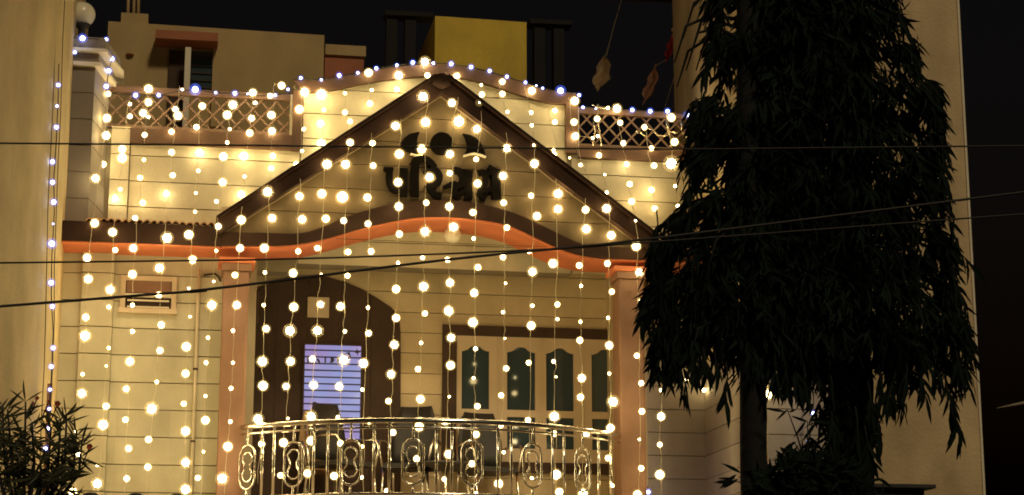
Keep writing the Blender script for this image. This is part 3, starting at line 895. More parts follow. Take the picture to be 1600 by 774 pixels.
Y7 = 4.0
a = rect(678,26,823,420,Y7)
yt = empty('yellow_tank_room', ((a[0]+a[1])/2, Y7, a[2]), 'mustard yellow plastered block on the roof behind the arch', 'building')
MB().prism([(a[0],a[2]),(a[1],a[2]),(a[1],at(823,35,Y7).z),(a[0],at(678,25,Y7).z)], Y7, Y7+2.0).build('block', M['yellow'], yt)
def frame_posts(pxs, pyt, px0, px1, label):
    q = at(px0, 120, Y7+0.8)
    t = empty('rooftop_scaffold', (q.x, Y7+0.8, at(px0,420,Y7+0.8).z), label, 'scaffold', 'dark rooftop scaffolds')
    for px in pxs:
        p = at(px, pyt, Y7+0.8)
        box('post', p.x-0.07, p.x+0.07, Y7+0.75, Y7+0.89, at(px,420,Y7+0.8).z, p.z-0.001, M['roofframe'], t)
    p = at(px0, pyt, Y7+0.8); q = at(px1, pyt+(px1-px0)*0.045, Y7+0.8)
    MB().prism([(p.x,p.z),(q.x,q.z),(q.x,q.z+0.06),(p.x,p.z+0.06)], Y7+0.7, Y7+0.95).build('beam', M['roofframe'], t)
M['roofframe'] = mat('dim_frame', (0.008, 0.006, 0.006), 0.9, 0.3)
frame_posts((612, 641), 27, 600, 676, 'dim dark post and beam scaffold left of the yellow rooftop block')
frame_posts((842, 872), 40, 826, 892, 'dim dark post and beam scaffold right of the yellow rooftop block')

# ------------------------------------------------------------------ cloth scraps on cords, and their pole
pl = at(1094, 3, 1.6)
mast = empty('roof_mast', (pl.x, 1.6, at(690,250,YW).z), 'thin dark rooftop mast with a crossbar beside the tall tree', 'pole')
MB().tube([Vector((pl.x,1.6,at(690,250,YW).z)), Vector((pl.x+0.01,1.6,pl.z+0.02))], 0.03, 8).build('mast', M['cable'], mast, True)
MB().tube([at(930,-2,1.58), at(1118,4,1.58)], 0.02, 8).build('crossbar', M['cable'], mast, True)
def cloth(outline, Y, m, cordpts, label, name='cloth_scrap', m2=None):
    P = XZ(outline, Y)
    t = empty(name, (P[0][0], Y, P[0][1]), label, 'cloth', 'cloths on the roof cords')
    zs_ = [p[1] for p in P]; za, zb = max(zs_), min(zs_)
    n = 9; m_ = 7
    V = []; F = []
    for j in range(n+1):
        z = za + (zb-za)*(0.01+0.98*j/n)
        xs_ = []
        for i in range(len(P)):
            p, q = P[i], P[(i+1) % len(P)]
            if (p[1]-z)*(q[1]-z) < 0: xs_.append(p[0]+(z-p[1])/(q[1]-p[1])*(q[0]-p[0]))
        l, r = min(xs_), max(xs_)
        for i in range(m_+1):
            u = i/m_
            V.append((l+(r-l)*u+0.012*math.sin(j*1.7+u*3), Y+0.045*math.sin(u*10+j*0.5)+0.02*math.sin(j*0.9), z+0.012*math.sin(u*8+1)))
    b = len(V); V += [(x, y+0.004, z) for x, y, z in V]
    for j in range(n):
        for i in range(m_):
            q = j*(m_+1)+i
            F += [(q,q+m_+1,q+m_+2,q+1),(b+q,b+q+1,b+q+m_+2,b+q+m_+1)]
    for j in range(n):
        q = j*(m_+1); F.append((q,b+q,b+q+m_+1,q+m_+1)); q += m_; F.append((q,q+m_+1,b+q+m_+1,b+q))
    link('cloth', fixn(mesh('cloth', V, F)), m, t)
    if cordpts: MB().tube([at(x, y, Y) for x, y in cordpts], 0.0045, 5).build('cord', M['wire'], t)
cloth([(945,86),(952,100),(953,124),(944,131),(937,141),(924,133),(932,112),(939,92)], 1.55, M['cloth_tan'], [(971,0),(960,38),(947,88)], 'tan cloth scrap hanging from a cord, leftmost of the three')
cloth([(1054,36),(1063,36),(1063,50),(1056,68),(1050,58)], 1.55, M['cloth_pink'], [(1073,5),(1060,36)], 'pale cloth strip on a cord above the red cloth', name='cloth_strip')
cloth([(1049,57),(1056,66),(1050,84),(1042,97),(1038,90)], 1.50, M['cloth_red'], None, 'red cloth hanging on a cord below the crossbar')
cloth([(1024,100),(1027,128),(1017,150),(1006,163),(1003,146),(1012,128)], 1.52, M['cloth_pink'], [(1041,93),(1024,104)], 'pinkish cloth scrap hanging lowest, just above the right lattice railing')
cc = MB().tube([at(1082,52,1.57), at(1060,100,1.57), at(1038,170,1.57)], 0.004, 5).build('guy_cord', M['wire'])
tag(cc, 'thin slack cord running down from the rooftop mast', 'cord')

# ------------------------------------------------------------------ lights
def bulb_mesh(name, m_core, m_ray, m_halo, seed, nr=16, rl=1.5, halo_shell=1.22):
    r = random.Random(seed)
    bm = bmesh.new()
    bmesh.ops.create_icosphere(bm, subdivisions=3, radius=0.80)
    for v in bm.verts: v.co *= 1+r.uniform(-0.015, 0.015)
    for f in bm.faces: f.smooth = True
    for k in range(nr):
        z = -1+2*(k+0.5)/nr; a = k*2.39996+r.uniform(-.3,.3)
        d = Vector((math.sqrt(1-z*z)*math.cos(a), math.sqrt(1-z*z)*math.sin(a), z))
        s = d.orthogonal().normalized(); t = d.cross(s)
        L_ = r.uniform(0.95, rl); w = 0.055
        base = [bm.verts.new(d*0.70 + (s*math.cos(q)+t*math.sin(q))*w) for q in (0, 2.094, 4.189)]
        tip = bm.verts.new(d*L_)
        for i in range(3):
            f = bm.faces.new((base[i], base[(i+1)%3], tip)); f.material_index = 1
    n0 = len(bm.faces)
    bmesh.ops.create_icosphere(bm, subdivisions=3, radius=halo_shell)
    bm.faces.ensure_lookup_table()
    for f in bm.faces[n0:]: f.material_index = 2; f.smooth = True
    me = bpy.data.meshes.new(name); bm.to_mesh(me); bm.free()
    me.materials.append(m_core); me.materials.append(m_ray); me.materials.append(m_halo)
    return me
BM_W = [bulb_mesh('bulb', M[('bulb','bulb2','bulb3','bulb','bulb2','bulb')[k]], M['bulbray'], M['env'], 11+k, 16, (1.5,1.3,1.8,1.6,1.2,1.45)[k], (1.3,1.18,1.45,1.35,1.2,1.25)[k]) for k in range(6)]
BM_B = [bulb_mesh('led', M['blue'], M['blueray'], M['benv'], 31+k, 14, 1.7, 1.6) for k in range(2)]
SIZE = {'X': 23, 'L': 17, 'm': 12, 's': 7.2, 'x': 4.8}
STRINGS = """169,147m 167,185L 166,212L 161,257m 149,279L 148,327m 148,349L 136,403L 138,436L 134,496m 133,525L 129,585s 128,615L 118,675s 123,709m 114,769L
203,163s 203,182m 191,233L 191,247L 188,296s 180,310m 176,363L 180,391m 172,453L 170,480s 170,544s 166,572x 166,635m 161,664L 152,727s 152,756L
232,139L 232,160L 224,177L 232,183s 226,211m 225,250s 219,278m 223,317m 211,341m 208,388L 207,429L 207,477s 207,518s 203,565L 197,608m 196,656m 201,701m 198,748m
285,140x 274,171m 278,181L 268,206m 268,238m 270,274m 260,303m 261,372L 249,419L 248,461m 252,508m 250,548m 245,597s 237,639L 232,687m 231,730m
316,166L 307,199m 312,239L 310,267s 306,302s 305,331s 295,367L 301,406L 295,451x 297,495x 291,542L 290,584L 287,631m 290,674L 290,723L 290,765L
364,164L 355,180L 359,202s 355,223s 349,245L 348,285L 338,315s 341,354m 338,392s 334,440x 331,477L 325,528s 322,567s 321,619s 321,657L 318,706x 309,747m
395,145L 399,161s 393,185m 390,208L 381,244L 382,276s 377,304L 377,344L 375,388L 367,430m 370,477L 364,517s 364,567s 361,607s 360,659s 356,698L 347,748L
440,134L 422,150m 424,180L 425,205L 426,244m 424,263m 418,300L 425,341L 413,388L 414,426s 412,477s 416,514m 410,565L 411,603L 403,655L 409,694m
476,144L 468,171L 475,202s 472,236s 463,257m 468,307L 472,343L 466,393m 458,427L 459,480L 453,517L 454,565L 447,604m 450,654x 443,692L 438,743m
502,148X 506,172s 501,193L 502,224L 511,257L 503,303L 509,342L 496,388m 502,429x 501,476m 496,517L 488,561m 490,602L 486,651L 486,689L 480,740m
539,146s 539,176m 547,190m 547,223L 540,257L 535,308X 537,345m 544,394m 543,431m 532,479L 539,518s 537,563L 530,604L 528,652s 532,693m 522,744L
576,114L 581,141s 578,162m 580,184s 582,224m 583,259m 574,309L 575,350m 580,393m 575,481s 576,521m 568,568L 566,609s 577,658m 566,698s 565,746s
623,118L 620,140m 631,154L 618,197L 624,241L 622,285L 623,323L 624,366m 622,411s 619,452L 619,497L 616,539L 611,585L 607,627m 614,676m 609,718x 605,768m
664,97L 668,118m 668,127s 661,151L 665,191L 659,233L 671,277L 666,317m 664,362L 660,403s 662,448L 664,490m 658,536s 653,577m 657,624L 655,667L 651,717m
714,119m 707,131m 706,161L 717,190X 703,241L 703,271m 702,323L 709,355L 699,406m 703,442L 701,486L 705,528L 704,571L 702,620x 695,659m 701,710L 694,749s
752,133s 753,148m 748,162m 745,202L 744,249m 746,287L 739,332m 740,373s 747,418m 741,458L 739,504L 743,545s 740,591s 746,635m 744,679m 737,725m 744,771s
785,128m 785,147m 793,175s 788,191m 792,232L 786,275L 787,317m 792,356m 786,402m 790,443x 786,488s 789,529x 791,576m 783,618m 782,664m 787,707s 779,756L
831,142L 830,176s 831,196s 834,227x 835,256L 830,306m 839,338L 827,393m 832,425L 832,478s 830,509L 826,567m 825,657m 831,748s
867,173m 867,191m 865,233s 865,242L 872,303L 872,327L 864,412L 871,476m 871,499s 865,565s 869,589x 866,651L 865,678m 869,742L 874,769L
898,158L 897,191L 899,213L 890,247x
926,216s 907,258s 907,280x 915,328L 916,358L 905,415m 908,447s 907,503s 906,532m 909,591L 907,621m 916,679m 911,771L
950,169s 933,186m 934,213s 936,243m 945,273x 948,301s 948,326L 955,368L 949,412m 956,456m 950,497s 952,540L 952,584s 958,628L 954,669L 950,716m 957,759s
964,170L 969,192m 974,224m 979,257m 984,288m 987,315L 993,345x 994,385L 999,426L 1001,470s 995,556m 1002,599m 1003,643m 999,687x 1002,732m 996,773L
1007,199m 1018,232m 1022,259m 1018,297m 1023,326m 1033,610s 1033,651L 1031,695m 1031,742L
1049,184L 1054,222L 1049,256X 1055,291s 1059,322s"""
def interp2(T, x):
    for (a, b), (c, d) in zip(T, T[1:]):
        if x <= c: return b+(d-b)*(x-a)/(c-a)
    return T[-1][1]
def rake_y(px): return 124 + (690-px)*0.645 if px < 690 else 124 + (px-690)*0.762
def ordinal(n): return '%d%s' % (n, 'th' if 10 <= n % 100 <= 20 else {1:'st',2:'nd',3:'rd'}.get(n % 10, 'th'))
def bulb(parent, p, r, me, name='bulb'):
    o = bpy.data.objects.new(name, me); COL.objects.link(o)
    o.location = p; o.scale = (r, r, r)
    o.rotation_euler = (rng.uniform(0,6), rng.uniform(0,6), rng.uniform(0,6))
    adopt(o, parent)
    return o
lines = [l for l in STRINGS.strip().split('\n')]
for si, l in enumerate(lines):
    B_ = []
    for t in l.split():
        x, y = t[:-1].split(','); B_.append((float(x), float(y), t[-1]))
    ptop = B_[0][1]
    mx = sum(b[0] for b in B_)/len(B_)
    pc = min(372.0, max(rake_y(mx), ptop+5))
    def Yof(py):
        if py >= 385: return YF-0.10-0.05
        if py >= pc: return YF-0.13
        return -0.16 + (YF-0.13+0.16)*max(0.0, (py-ptop)/(pc-ptop))
    pos = [at(x, y, Yof(y)) for x, y, c_ in B_]
    def arch_y(px): return interp2(top_b, px)
    bpos = []
    for (x, y, c_), p in zip(B_, pos):
        yb = p.y
        if y > rake_y(x)+34 and y < arch_y(x)-6: yb = YF-0.015          # resting close to the gable panel
        elif y < pc and c_ in 'LXm' and rng.random() < 0.45: yb = max(yb, -0.12)   # resting close to the parapet wall
        bpos.append(at(x, y, yb))
    # wire: running mean of the bulbs' x
    wire = []
    for i, p in enumerate(pos):
        k0, k1 = max(0, i-2), min(len(pos), i+3)
        xm = sum(q.x for q in pos[k0:k1])/(k1-k0)
        wire.append(Vector((xm, p.y+0.01, p.z)))
    t0 = wire[0] + Vector((0, 0.0, 0.04))
    full = [t0] + wire
    last = full[-1]
    if B_[-1][1] > 600 and last.z > ZF-0.3: full.append(Vector((last.x-0.01, last.y, last.z-0.35)))
    st = empty('light_string', t0, 'string of warm white bulbs hanging down the facade, %s from the left' % ordinal(si+1), 'string lights', 'warm light strings of the curtain')
    # resample wire with slight sway
    W_ = []
    for i in range(len(full)-1):
        for k in range(3):
            q = full[i].lerp(full[i+1], k/3); q = q + Vector((rng.uniform(-.010,.010), rng.uniform(-.006,.006), 0)); W_.append(q)
    W_.append(full[-1])
    LD = MB().tube(W_, 0.0025, 5)
    for (x, y, c_), p, w in zip(B_, bpos, wire):
        o = bulb(st, p, SIZE[c_]*0.5*0.0061*rng.uniform(0.70, 0.90), rng.choice(BM_W))
        if (p-w).length > 0.03: LD.tube([w+Vector((0,0,0.02)), w.lerp(p, .5)+Vector((0,0,.012)), p], 0.0025, 4)
    LD.build('wire', M['wire'], st, True)
# loose strand behind the tree
st = empty('light_string', at(1072,540,-0.1), 'short loose strand of warm bulbs on the wall left of the tree trunk', 'string lights', 'warm light strings of the curtain')
pts_ = [(1070,520),(1072,547),(1073,593),(1080,606),(1100,610)]
MB().tube([at(x, y, -0.1) for x, y in pts_], 0.0035, 5).build('wire', M['wire'], st, True)
for x, y, c_ in ((1072,547,'m'),(1073,593,'s'),(1100,610,'s')): bulb(st, at(x, y, -0.11), SIZE[c_]*0.5*0.0061, BM_W[0])
st = empty('light_string', at(1199,605,-2.3), 'single bright warm bulb on a wire beside the tree trunk', 'string lights', 'warm light strings of the curtain')
MB().tube([at(1202,560,-2.3), at(1199,617,-2.3)], 0.0035, 5).build('wire', M['wire'], st, True)
bulb(st, at(1199,617,-2.31), SIZE['L']*0.5*0.0055, BM_W[1])

def blue_string(pts, wirepts, label, Yf):
    p0 = at(*wirepts[0], Yf(*wirepts[0]))
    t = empty('led_string', p0, label, 'string lights', 'blue led strings')
    MB().tube([at(x, y, Yf(x, y)) for x, y in wirepts], 0.005, 5).build('wire', M['dark'], t, True)
    for x, y, r in pts: bulb(t, at(x, y, Yf(x, y)-0.02), r*0.5*0.0062*rng.uniform(.68,.92), rng.choice(BM_B), 'led')
blue_string([(91,133,7),(89,166,6),(88,199,8),(82,253,8),(82,285,9),(84,316,10),(83,350,4),(81,381,11),(80,442,9),(82,479,8),(83,544,8),(80,573,8),(78,609,7),(77,639,6),(75,670,6),(71,701,8)],
            [(92,100),(91,150),(88,220),(84,280),(85,330),(81,400),(80,460),(83,520),(81,570),(78,630),(74,700),(72,774)], 'string of bluish white leds running down the tan wall edge at left', lambda x, y: -1.80)
blue_string([(107,57,7),(129,60,11),(166,62,8),(106,77,13),(117,82,7),(169,83,7),(175,92,8),(170,111,9),(166,135,10)],
            [(100,62),(107,58),(129,60),(150,61),(166,62),(168,80),(175,92),(170,111),(166,135),(165,150)], 'string of bluish leds wrapped round the left pillar cap', lambda x, y: -0.74 if x < 160 else -0.45)
blue_string([(212,149,10),(248,149,7),(305,140,13),(337,145,6),(367,146,8),(430,149,6),(450,140,6),(284,140,4),(387,147,4)],
            [(165,146),(212,149),(248,149),(285,142),(305,141),(337,145),(367,147),(410,150),(455,146)], 'string of blue leds along the top of the left lattice railing', lambda x, y: -0.03)
blue_string([(470,122,8),(502,125,6),(530,118,8),(559,114,7),(588,107,7),(620,102,7),(645,98,9),(677,99,7),(705,100,8),(736,105,8),(765,111,7),(792,120,8),(821,129,7),(848,138,6),(876,142,13),(905,149,8),(838,134,4)],
            [(458,124),(500,125),(530,119),(560,114),(590,107),(620,102),(650,99),(690,99),(736,105),(765,112),(792,120),(821,130),(848,139),(876,143),(905,147)], 'string of blue leds along the arched parapet top', lambda x, y: -0.09)
blue_string([(911,168,7),(988,172,8),(1016,174,8),(1043,174,10),(1074,179,10),(931,170,4)],
            [(903,166),(935,170),(960,171),(988,173),(1016,174),(1043,175),(1074,179),(1090,181)], 'string of blue leds along the top of the right lattice railing', lambda x, y: -0.03)
blue_string([(1269,587,7),(1271,646,7),(1262,690,4)], [(1268,560),(1269,587),(1271,620),(1271,646),(1264,690),(1262,720)], 'blue leds showing between the two tree trunks', lambda x, y: -2.2)
blue_string([(1013,769,9),(1010,782,16),(1018,795,16),(1012,806,16)], [(1012,760),(1013,769),(1010,785),(1016,800),(1012,815)], 'cluster of blue leds low beside the right column', lambda x, y: -0.6)  # mostly unseen leds, added to give the wall its violet tint

# tinsel ends and spare wire tangled on the right lattice
for i, pts in enumerate(([(1005,205),(1012,200),(1020,204),(1028,212),(1036,213),(1046,211)], [(1040,188),(1044,204),(1050,222),(1048,232)], [(1064,190),(1066,208),(1074,216),(1078,226)], [(1046,206),(1058,208),(1066,206),(1072,212)], [(925,164),(934,168),(942,170),(950,169)], [(927,190),(930,205),(926,228)], [(933,186),(937,205),(940,228)], [(994,205),(1002,209),(1010,214)], [(1078,190),(1080,200),(1084,212)])):
    t = MB().tube([at(x, y, -0.05-0.004*i) for x, y in pts], 0.0075, 5).build('tinsel_strand', M['tinsel'], None, True)
    tag(t, ['curling tinsel strand across the middle of the right lattice','tinsel strand hanging under the largest bulb of the right lattice','forked tinsel strand near the right end of the lattice','short level tinsel strand near the right end of the lattice','tinsel lying on the rail at the left end of the right lattice','left one of a pair of tinsel strands on the right lattice','right one of a pair of tinsel strands on the right lattice','short tinsel scrap left of the curling strand','last tinsel strand beside the tree'][i], 'tinsel', 'tinsel strands')

# ------------------------------------------------------------------ overhead cables
def cable(pts, Y, r, label):
    P = [at(x, y, Y) for x, y in pts]
    # extend beyond the frame on both sides
    a = P[0] + (P[0]-P[1]).normalized()*8; b = P[-1] + (P[-1]-P[-2]).normalized()*8
    Q = [a] + P + [b]
    Q2 = []
    for i in range(len(Q)-1):
        for k in range(6):
            t = k/6
            p0, p1, p2, p3 = Q[max(i-1,0)], Q[i], Q[i+1], Q[min(i+2,len(Q)-1)]
            Q2.append(0.5*((2*p1)+(p2-p0)*t+(2*p0-5*p1+4*p2-p3)*t*t+(3*p1-p0-3*p2+p3)*t*t*t))
    Q2.append(Q[-1])
    o = MB().tube(Q2, r, 6).build('overhead_cable', M['cable'], None, True)
    tag(o, label, 'cable', 'overhead cables')
cable([(0,224),(300,226.5),(690,230.5),(1080,233),(1500,229)], -10.5, 0.0038, 'thin black overhead cable crossing the gable, highest of the three')
cable([(0,411),(400,406),(690,397),(900,387),(1010,379),(1514,341)], -10.4, 0.0040, 'black overhead cable, middle one of the three at the left wall')
cable([(0,479),(300,455),(690,407),(900,386),(1010,374),(1514,311)], -10.6, 0.0055, 'thicker black overhead cable, lowest of the three at the left wall')
# cable bundle down the left wall edge
for k, dx in enumerate((-8, 5)):
    o = MB().tube([at(x+dx+rng.uniform(-1,1), y, -1.78) for x, y in ((97,-30),(94,60),(90,180),(86,250),(83,330),(80,420),(79,500),(77,580),(73,660),(70,774),(66,860))], 0.004, 5).build('wall_cable', M['archbrown'], None, True)
    tag(o, ['thin brown cable on the tan wall, left of the blue leds', 'thin brown cable hanging right of the blue leds on the tan wall'][k], 'cable', 'cables on the left wall')
# round pipe on the wall edge
o = MB().tube([at(78,600,-1.75), at(70,790,-1.75)], 0.022, 8).build('down_pipe', M['tile'], None, True)
tag(o, 'brown down pipe at the foot of the tan wall edge', 'pipe')

# ------------------------------------------------------------------ foreground: compound wall, gate block
cw = empty('compound_wall', (at(215,790,-3.5).x, -3.5, 0), 'dark compound wall with small round finials below the left facade', 'wall')
zc_ = at(215,788,-3.5).z
box('wall', at(60,780,-3.5).x, at(345,780,-3.5).x, -3.6, -3.4, 0.0, zc_, M['blackwall'], cw)
for px in (142, 212, 277):
    p = at(px, 779, -3.5)
    MB().lathe([(0.05,-0.01),(0.05,0.02),(0.062,0.04),(0.06,0.065),(0.035,0.08),(0.0,0.083)], (p.x,-3.5,zc_), 12).build('finial', M['blackwall'], cw, True)
gp_ = empty('gate_block', (at(1390,760,-5).x, -5, 0), 'dark block with a projecting cap at the bottom right, below the tree', 'wall')
a = rect(1330,757,1448,774,-5)
box('block', a[0]-0.35, a[1]-0.02, -5.0, -4.4, 0.0, a[3]-0.03, M['blackwall'], gp_)
box('cap', a[0]-0.40, at(1458,757,-5).x, -5.06, -4.34, a[3]-0.03, a[3], M['blackwall'], gp_, 0.008)
ba = empty('lamp_arm', at(1556,639,-6), 'pale metal arm poking in from the right edge', 'arm')
p, q = at(1558,638,-6), at(1660,618,-6)
MB().tube([p, p.lerp(q,0.3), q], [0.004,0.010,0.016], 8).build('arm', M['pillar'], ba, True)
MB().tube([Vector((q.x,q.y,q.z+0.3)), Vector((q.x,q.y,0))], 0.05, 10).build('pole', M['dark'], ba, True)

# ------------------------------------------------------------------ trees
def leaf_geo(base, d, length, width, nrm, fold=0.25, bend=0.15):
    """folded lance-shaped leaf: verts, faces"""
    d = d.normalized(); s = d.cross(nrm)
    if s.length < 1e-3: s = d.orthogonal()
    s.normalize(); n = s.cross(d).normalized()
    V = [base]; F = []
    prof = ((0.18,0.62),(0.42,1.0),(0.72,0.72))
    for t, w in prof:
        c = base + d*(length*t) - n*(bend*length*t*t)
        V += [c + s*(width*w/2) + n*(fold*width*w/2), c - n*(0.05*width), c - s*(width*w/2) + n*(fold*width*w/2)]
    V.append(base + d*length - n*(bend*length))
    F += [(0,1,2),(0,2,3)]
    for k in range(2):
        a = 1+3*k; F += [(a,a+3,a+4,a+1),(a+1,a+4,a+5,a+2)]
    F += [(7,10,8),(8,10,9)]
    return V, F

def leaf_obj_mesh(name, m, width=0.15, bend=0.15, fold=0.25):
    V, F = leaf_geo(Vector((0,0,0)), Vector((0,0,-1)), 1.0, width, Vector((0,-1,0)), fold, bend)
    me = mesh(name, V, F); me.materials.append(m)
    for p in me.polygons: p.use_smooth = True
    return me

YT = -7.0
SC = 11.4/3000
outl_L = [(-230,1190),(-120,1150),(-60,1126),(0,1112),(30,1112),(70,1128),(110,1126),(150,1112),(175,1086),(200,1082),(250,1082),(300,1092),(335,1088),(346,1048),(375,1026),(420,1016),(480,1014),(540,1022),(580,1030)]
outl_R = [(-260,1310),(-150,1360),(-60,1392),(0,1402),(60,1410),(110,1432),(128,1436),(140,1460),(165,1474),(195,1476),(206,1454),(225,1474),(262,1474),(275,1464),(310,1474),(350,1480),(395,1484),(430,1494),(500,1502),(560,1508),(600,1508)]
def interp(T, y):
    if y <= T[0][0]: return T[0][1]
    for (a, b), (c, d) in zip(T, T[1:]):
        if y <= c: return b+(d-b)*(y-a)/(c-a)
    return T[-1][1]
def crown(tree, xl, xr, y0, y1, nclump, seed, bottom, nhang, edges, clumps):
    r = random.Random(seed)
    V = []; F = []
    def add(base, d, ln, wd, nrm):
        v, f = leaf_geo(base, d, ln, wd, nrm, 0.3, r.uniform(-0.05, 0.35)); b = len(V)
        V.extend(v); F.extend([tuple(b+i for i in q) for q in f])
    def frond(p, side, L_, out, n):
        """drooping shoot with leaves along it"""
        ax = Vector((side*out, r.uniform(-.3,.3), 0.12)); 
        for j in range(n):
            t = (j+r.random())/n
            q = p + Vector((ax.x*L_*t*(1.4-0.7*t), ax.y*L_*t, L_*(0.25*t-1.15*t*t)))
            s2 = 1 if j % 2 else -1
            d = Vector((side*out*(0.9-t)+s2*r.uniform(.05,.45), r.gauss(0,.3), -0.9+0.3*(1-t)))
            add(q, d, r.uniform(0.08, 0.19)*(1.1-0.35*t), r.uniform(0.013, 0.026), Vector((r.gauss(0,.8), -1, r.gauss(0,.5))))
    def jag(py, k): return 16*math.sin(py*.052+k)+10*math.sin(py*.131+2*k)+6*math.sin(py*.29+k)
    # dense inner mass
    for c in range(nclump):
        py = y0 + (y1-y0)*r.random()
        a = xl(py)+(48+1.3*jag(py, 1.3) if -1 in edges else 0); b = xr(py)-(46+1.3*jag(py, 4.1) if 1 in edges else 0)
        u = r.uniform(-1, 1)
        px = (a+b)/2 + u*(b-a)/2
        if py > bottom(px)-30: continue
        hd = (b-a)/2*SC*math.sqrt(max(0.05, 1-u*u)); v = r.uniform(-1, 1)
        p = at(px, py, YT); p.y += v*hd*0.8
        sp = Vector((u*0.35+r.gauss(0,.3), v*0.4+r.gauss(0,.3), -0.9)).normalized()
        sz = r.choice((0.7, 0.9, 1.0, 1.15))
        for j in range(r.randint(4, 7)):
            q = p + sp*(0.02*j) + Vector((r.gauss(0,.012), r.gauss(0,.012), 0))
            add(q, sp + Vector((r.gauss(0,.4), r.gauss(0,.4), r.gauss(0,.25))), sz*r.uniform(0.10, 0.20), sz*r.uniform(0.016, 0.028), Vector((r.gauss(0,.6), -1, r.gauss(0,.5))))
    # shaggy outline: groups of drooping shoots with gaps between the groups
    py = y0
    while py < y1:
        for side in edges:
            for m in range(r.randint(2, 5)):
                yy = py + r.uniform(-14, 14)
                e = xl(yy) if side < 0 else xr(yy)
                px = e - side*r.uniform(14, 44)
                if yy > bottom(px)-15: continue
                frond(at(px, yy-20, YT+r.uniform(-.3,.3)), side, r.uniform(0.12, 0.30), r.uniform(0.25, 0.75), r.randint(8, 15))
        py += r.choice((16, 22, 34, 48))
    for cx_, cy_, side, n_ in clumps:
        for m in range(n_):
            frond(at(cx_-side*r.uniform(6,40), cy_+r.uniform(-16,12), YT+r.uniform(-.25,.25)), side, r.uniform(0.14, 0.30), r.uniform(0.35, 0.95), r.randint(9, 16))
    # tassels of uneven length along the bottom
    for c in range(nhang):
        px = xl(y1) + (xr(y1)-xl(y1))*r.random()
        for m in range(r.randint(1, 3)):
            p = at(px+r.uniform(-10,10), bottom(px)-r.uniform(15,90), YT+r.uniform(-.3,.3)); L_ = r.uniform(0.06, 0.26)
            for j in range(r.randint(6, 13)):
                t = r.random(); q = p + Vector((r.gauss(0,.01), r.gauss(0,.02), -L_*t))
                add(q, Vector((r.gauss(0,.26), r.gauss(0,.25), -1)), r.uniform(0.08, 0.17), r.uniform(0.013, 0.024), Vector((r.gauss(0,.7), -1, r.gauss(0,.4))))
    me = mesh('crown', V, F)
    for p in me.polygons: p.use_smooth = True
    o = link('crown', me, M['leaf'], tree)
    o['kind'] = 'stuff'
    return o
def trunk_path(pts, Y, rs, name, tree, m=M['bark'], n=14, seed=3):
    r = random.Random(seed)
    P = [at(x, y, Y) for x, y in pts]
    Q = []; R_ = []
    for i in range(len(P)-1):
        for k in range(6):
            t = k/6; q = P[i].lerp(P[i+1], t); Q.append(q + Vector((r.uniform(-.008,.008), r.uniform(-.008,.008), 0))); R_.append((rs[i]+(rs[i+1]-rs[i])*t)*r.uniform(0.95,1.06))
    Q.append(P[-1]); R_.append(rs[-1])
    return MB().tube(Q, R_, n).build(name, m, tree, True)

groundpy = lambda px, Y: 387 + 0
pA = at(1172,774,YT)
treeA = empty('ashoka_tree', (pA.x, YT, 0), 'tall dark drooping tree with slim straight trunk, left of the pair', 'tree', 'drooping trees before the right block')
def to_ground(px, py, Y): p = at(px, py, Y); return Vector((p.x, p.y, 0.0))
def trunk(px0, px1, pyt, Y, r0, r1, tree, seed):
    r = random.Random(seed)
    top = at(px1, pyt, Y); bot = to_ground(px0, 774, Y); bot.x -= 0.02
    Q = []; R_ = []
    n = 34
    for k in range(n+1):
        t = k/n; q = bot.lerp(top, t); Q.append(q+Vector((r.uniform(-.006,.006), r.uniform(-.006,.006), 0))); R_.append((r0+(r1-r0)*t)*r.uniform(0.94, 1.07))
    MB().tube(Q, R_, 14).build('trunk', M['bark'], tree, True)
trunk(1174, 1166, -80, YT-0.05, 0.088, 0.07, treeA, 3)
for k in range(26):      # limbs hanging off the stem
    py = rng.uniform(-40, 560); s = rng.choice((-1, 1))
    p = at(1170, py, YT); ln = rng.uniform(0.25, 0.42)
    q = p + Vector((s*ln, rng.uniform(-.3,.3), -0.05)); e = q + Vector((s*0.08, 0, -0.25))
    MB().tube([p, p.lerp(q, .6)+Vector((0,0,.06)), q, e], [0.016,0.012,0.009,0.004], 6).build('limb', M['bark'], treeA, True)
def botA(px): return 552 + 24*math.sin(px*0.06) + 14*math.sin(px*0.21) + 10*math.sin(px*.37)
crown(treeA, lambda y: interp(outl_L, y), lambda y: 1275+8*math.sin(y*.05), -210, 585, 2250, 21, botA, 60, (-1,), ((1098,158,-1,10),(1092,232,-1,9),(1055,340,-1,14),(1034,385,-1,10),(1026,450,-1,9),(1030,520,-1,8),(1120,60,-1,5)))
pB = at(1320,774,YT+0.5)
treeB = empty('ashoka_tree', (pB.x, YT+0.4, 0), 'tall dark drooping tree with thick leafy trunk, right of the pair', 'tree', 'drooping trees before the right block')
trunk(1318, 1323, -80, YT+0.4, 0.155, 0.13, treeB, 5)
for k in range(26):
    py = rng.uniform(-40, 590); s = rng.choice((-1, 1))
    p = at(1323, py, YT+0.3); ln = rng.uniform(0.25, 0.50)
    q = p + Vector((s*ln, rng.uniform(-.3,.3), -0.05)); e = q + Vector((s*0.08, 0, -0.25))
    MB().tube([p, p.lerp(q, .6)+Vector((0,0,.06)), q, e], [0.016,0.012,0.009,0.004], 6).build('limb', M['bark'], treeB, True)
def botB(px): return 566 + 26*math.sin(px*0.045+1) + 18*math.sin(px*0.13) + 12*math.sin(px*.31) + max(0, (px-1440)*0.15)
crown(treeB, lambda y: 1195+8*math.sin(y*.04), lambda y: interp(outl_R, y), -240, 640, 2750, 22, botB, 60, (1,), ((1452,138,1,13),(1456,214,1,11),(1462,290,1,9),(1478,372,1,10),(1490,440,1,9),(1498,510,1,9),(1418,70,1,6),(1500,570,1,8)))

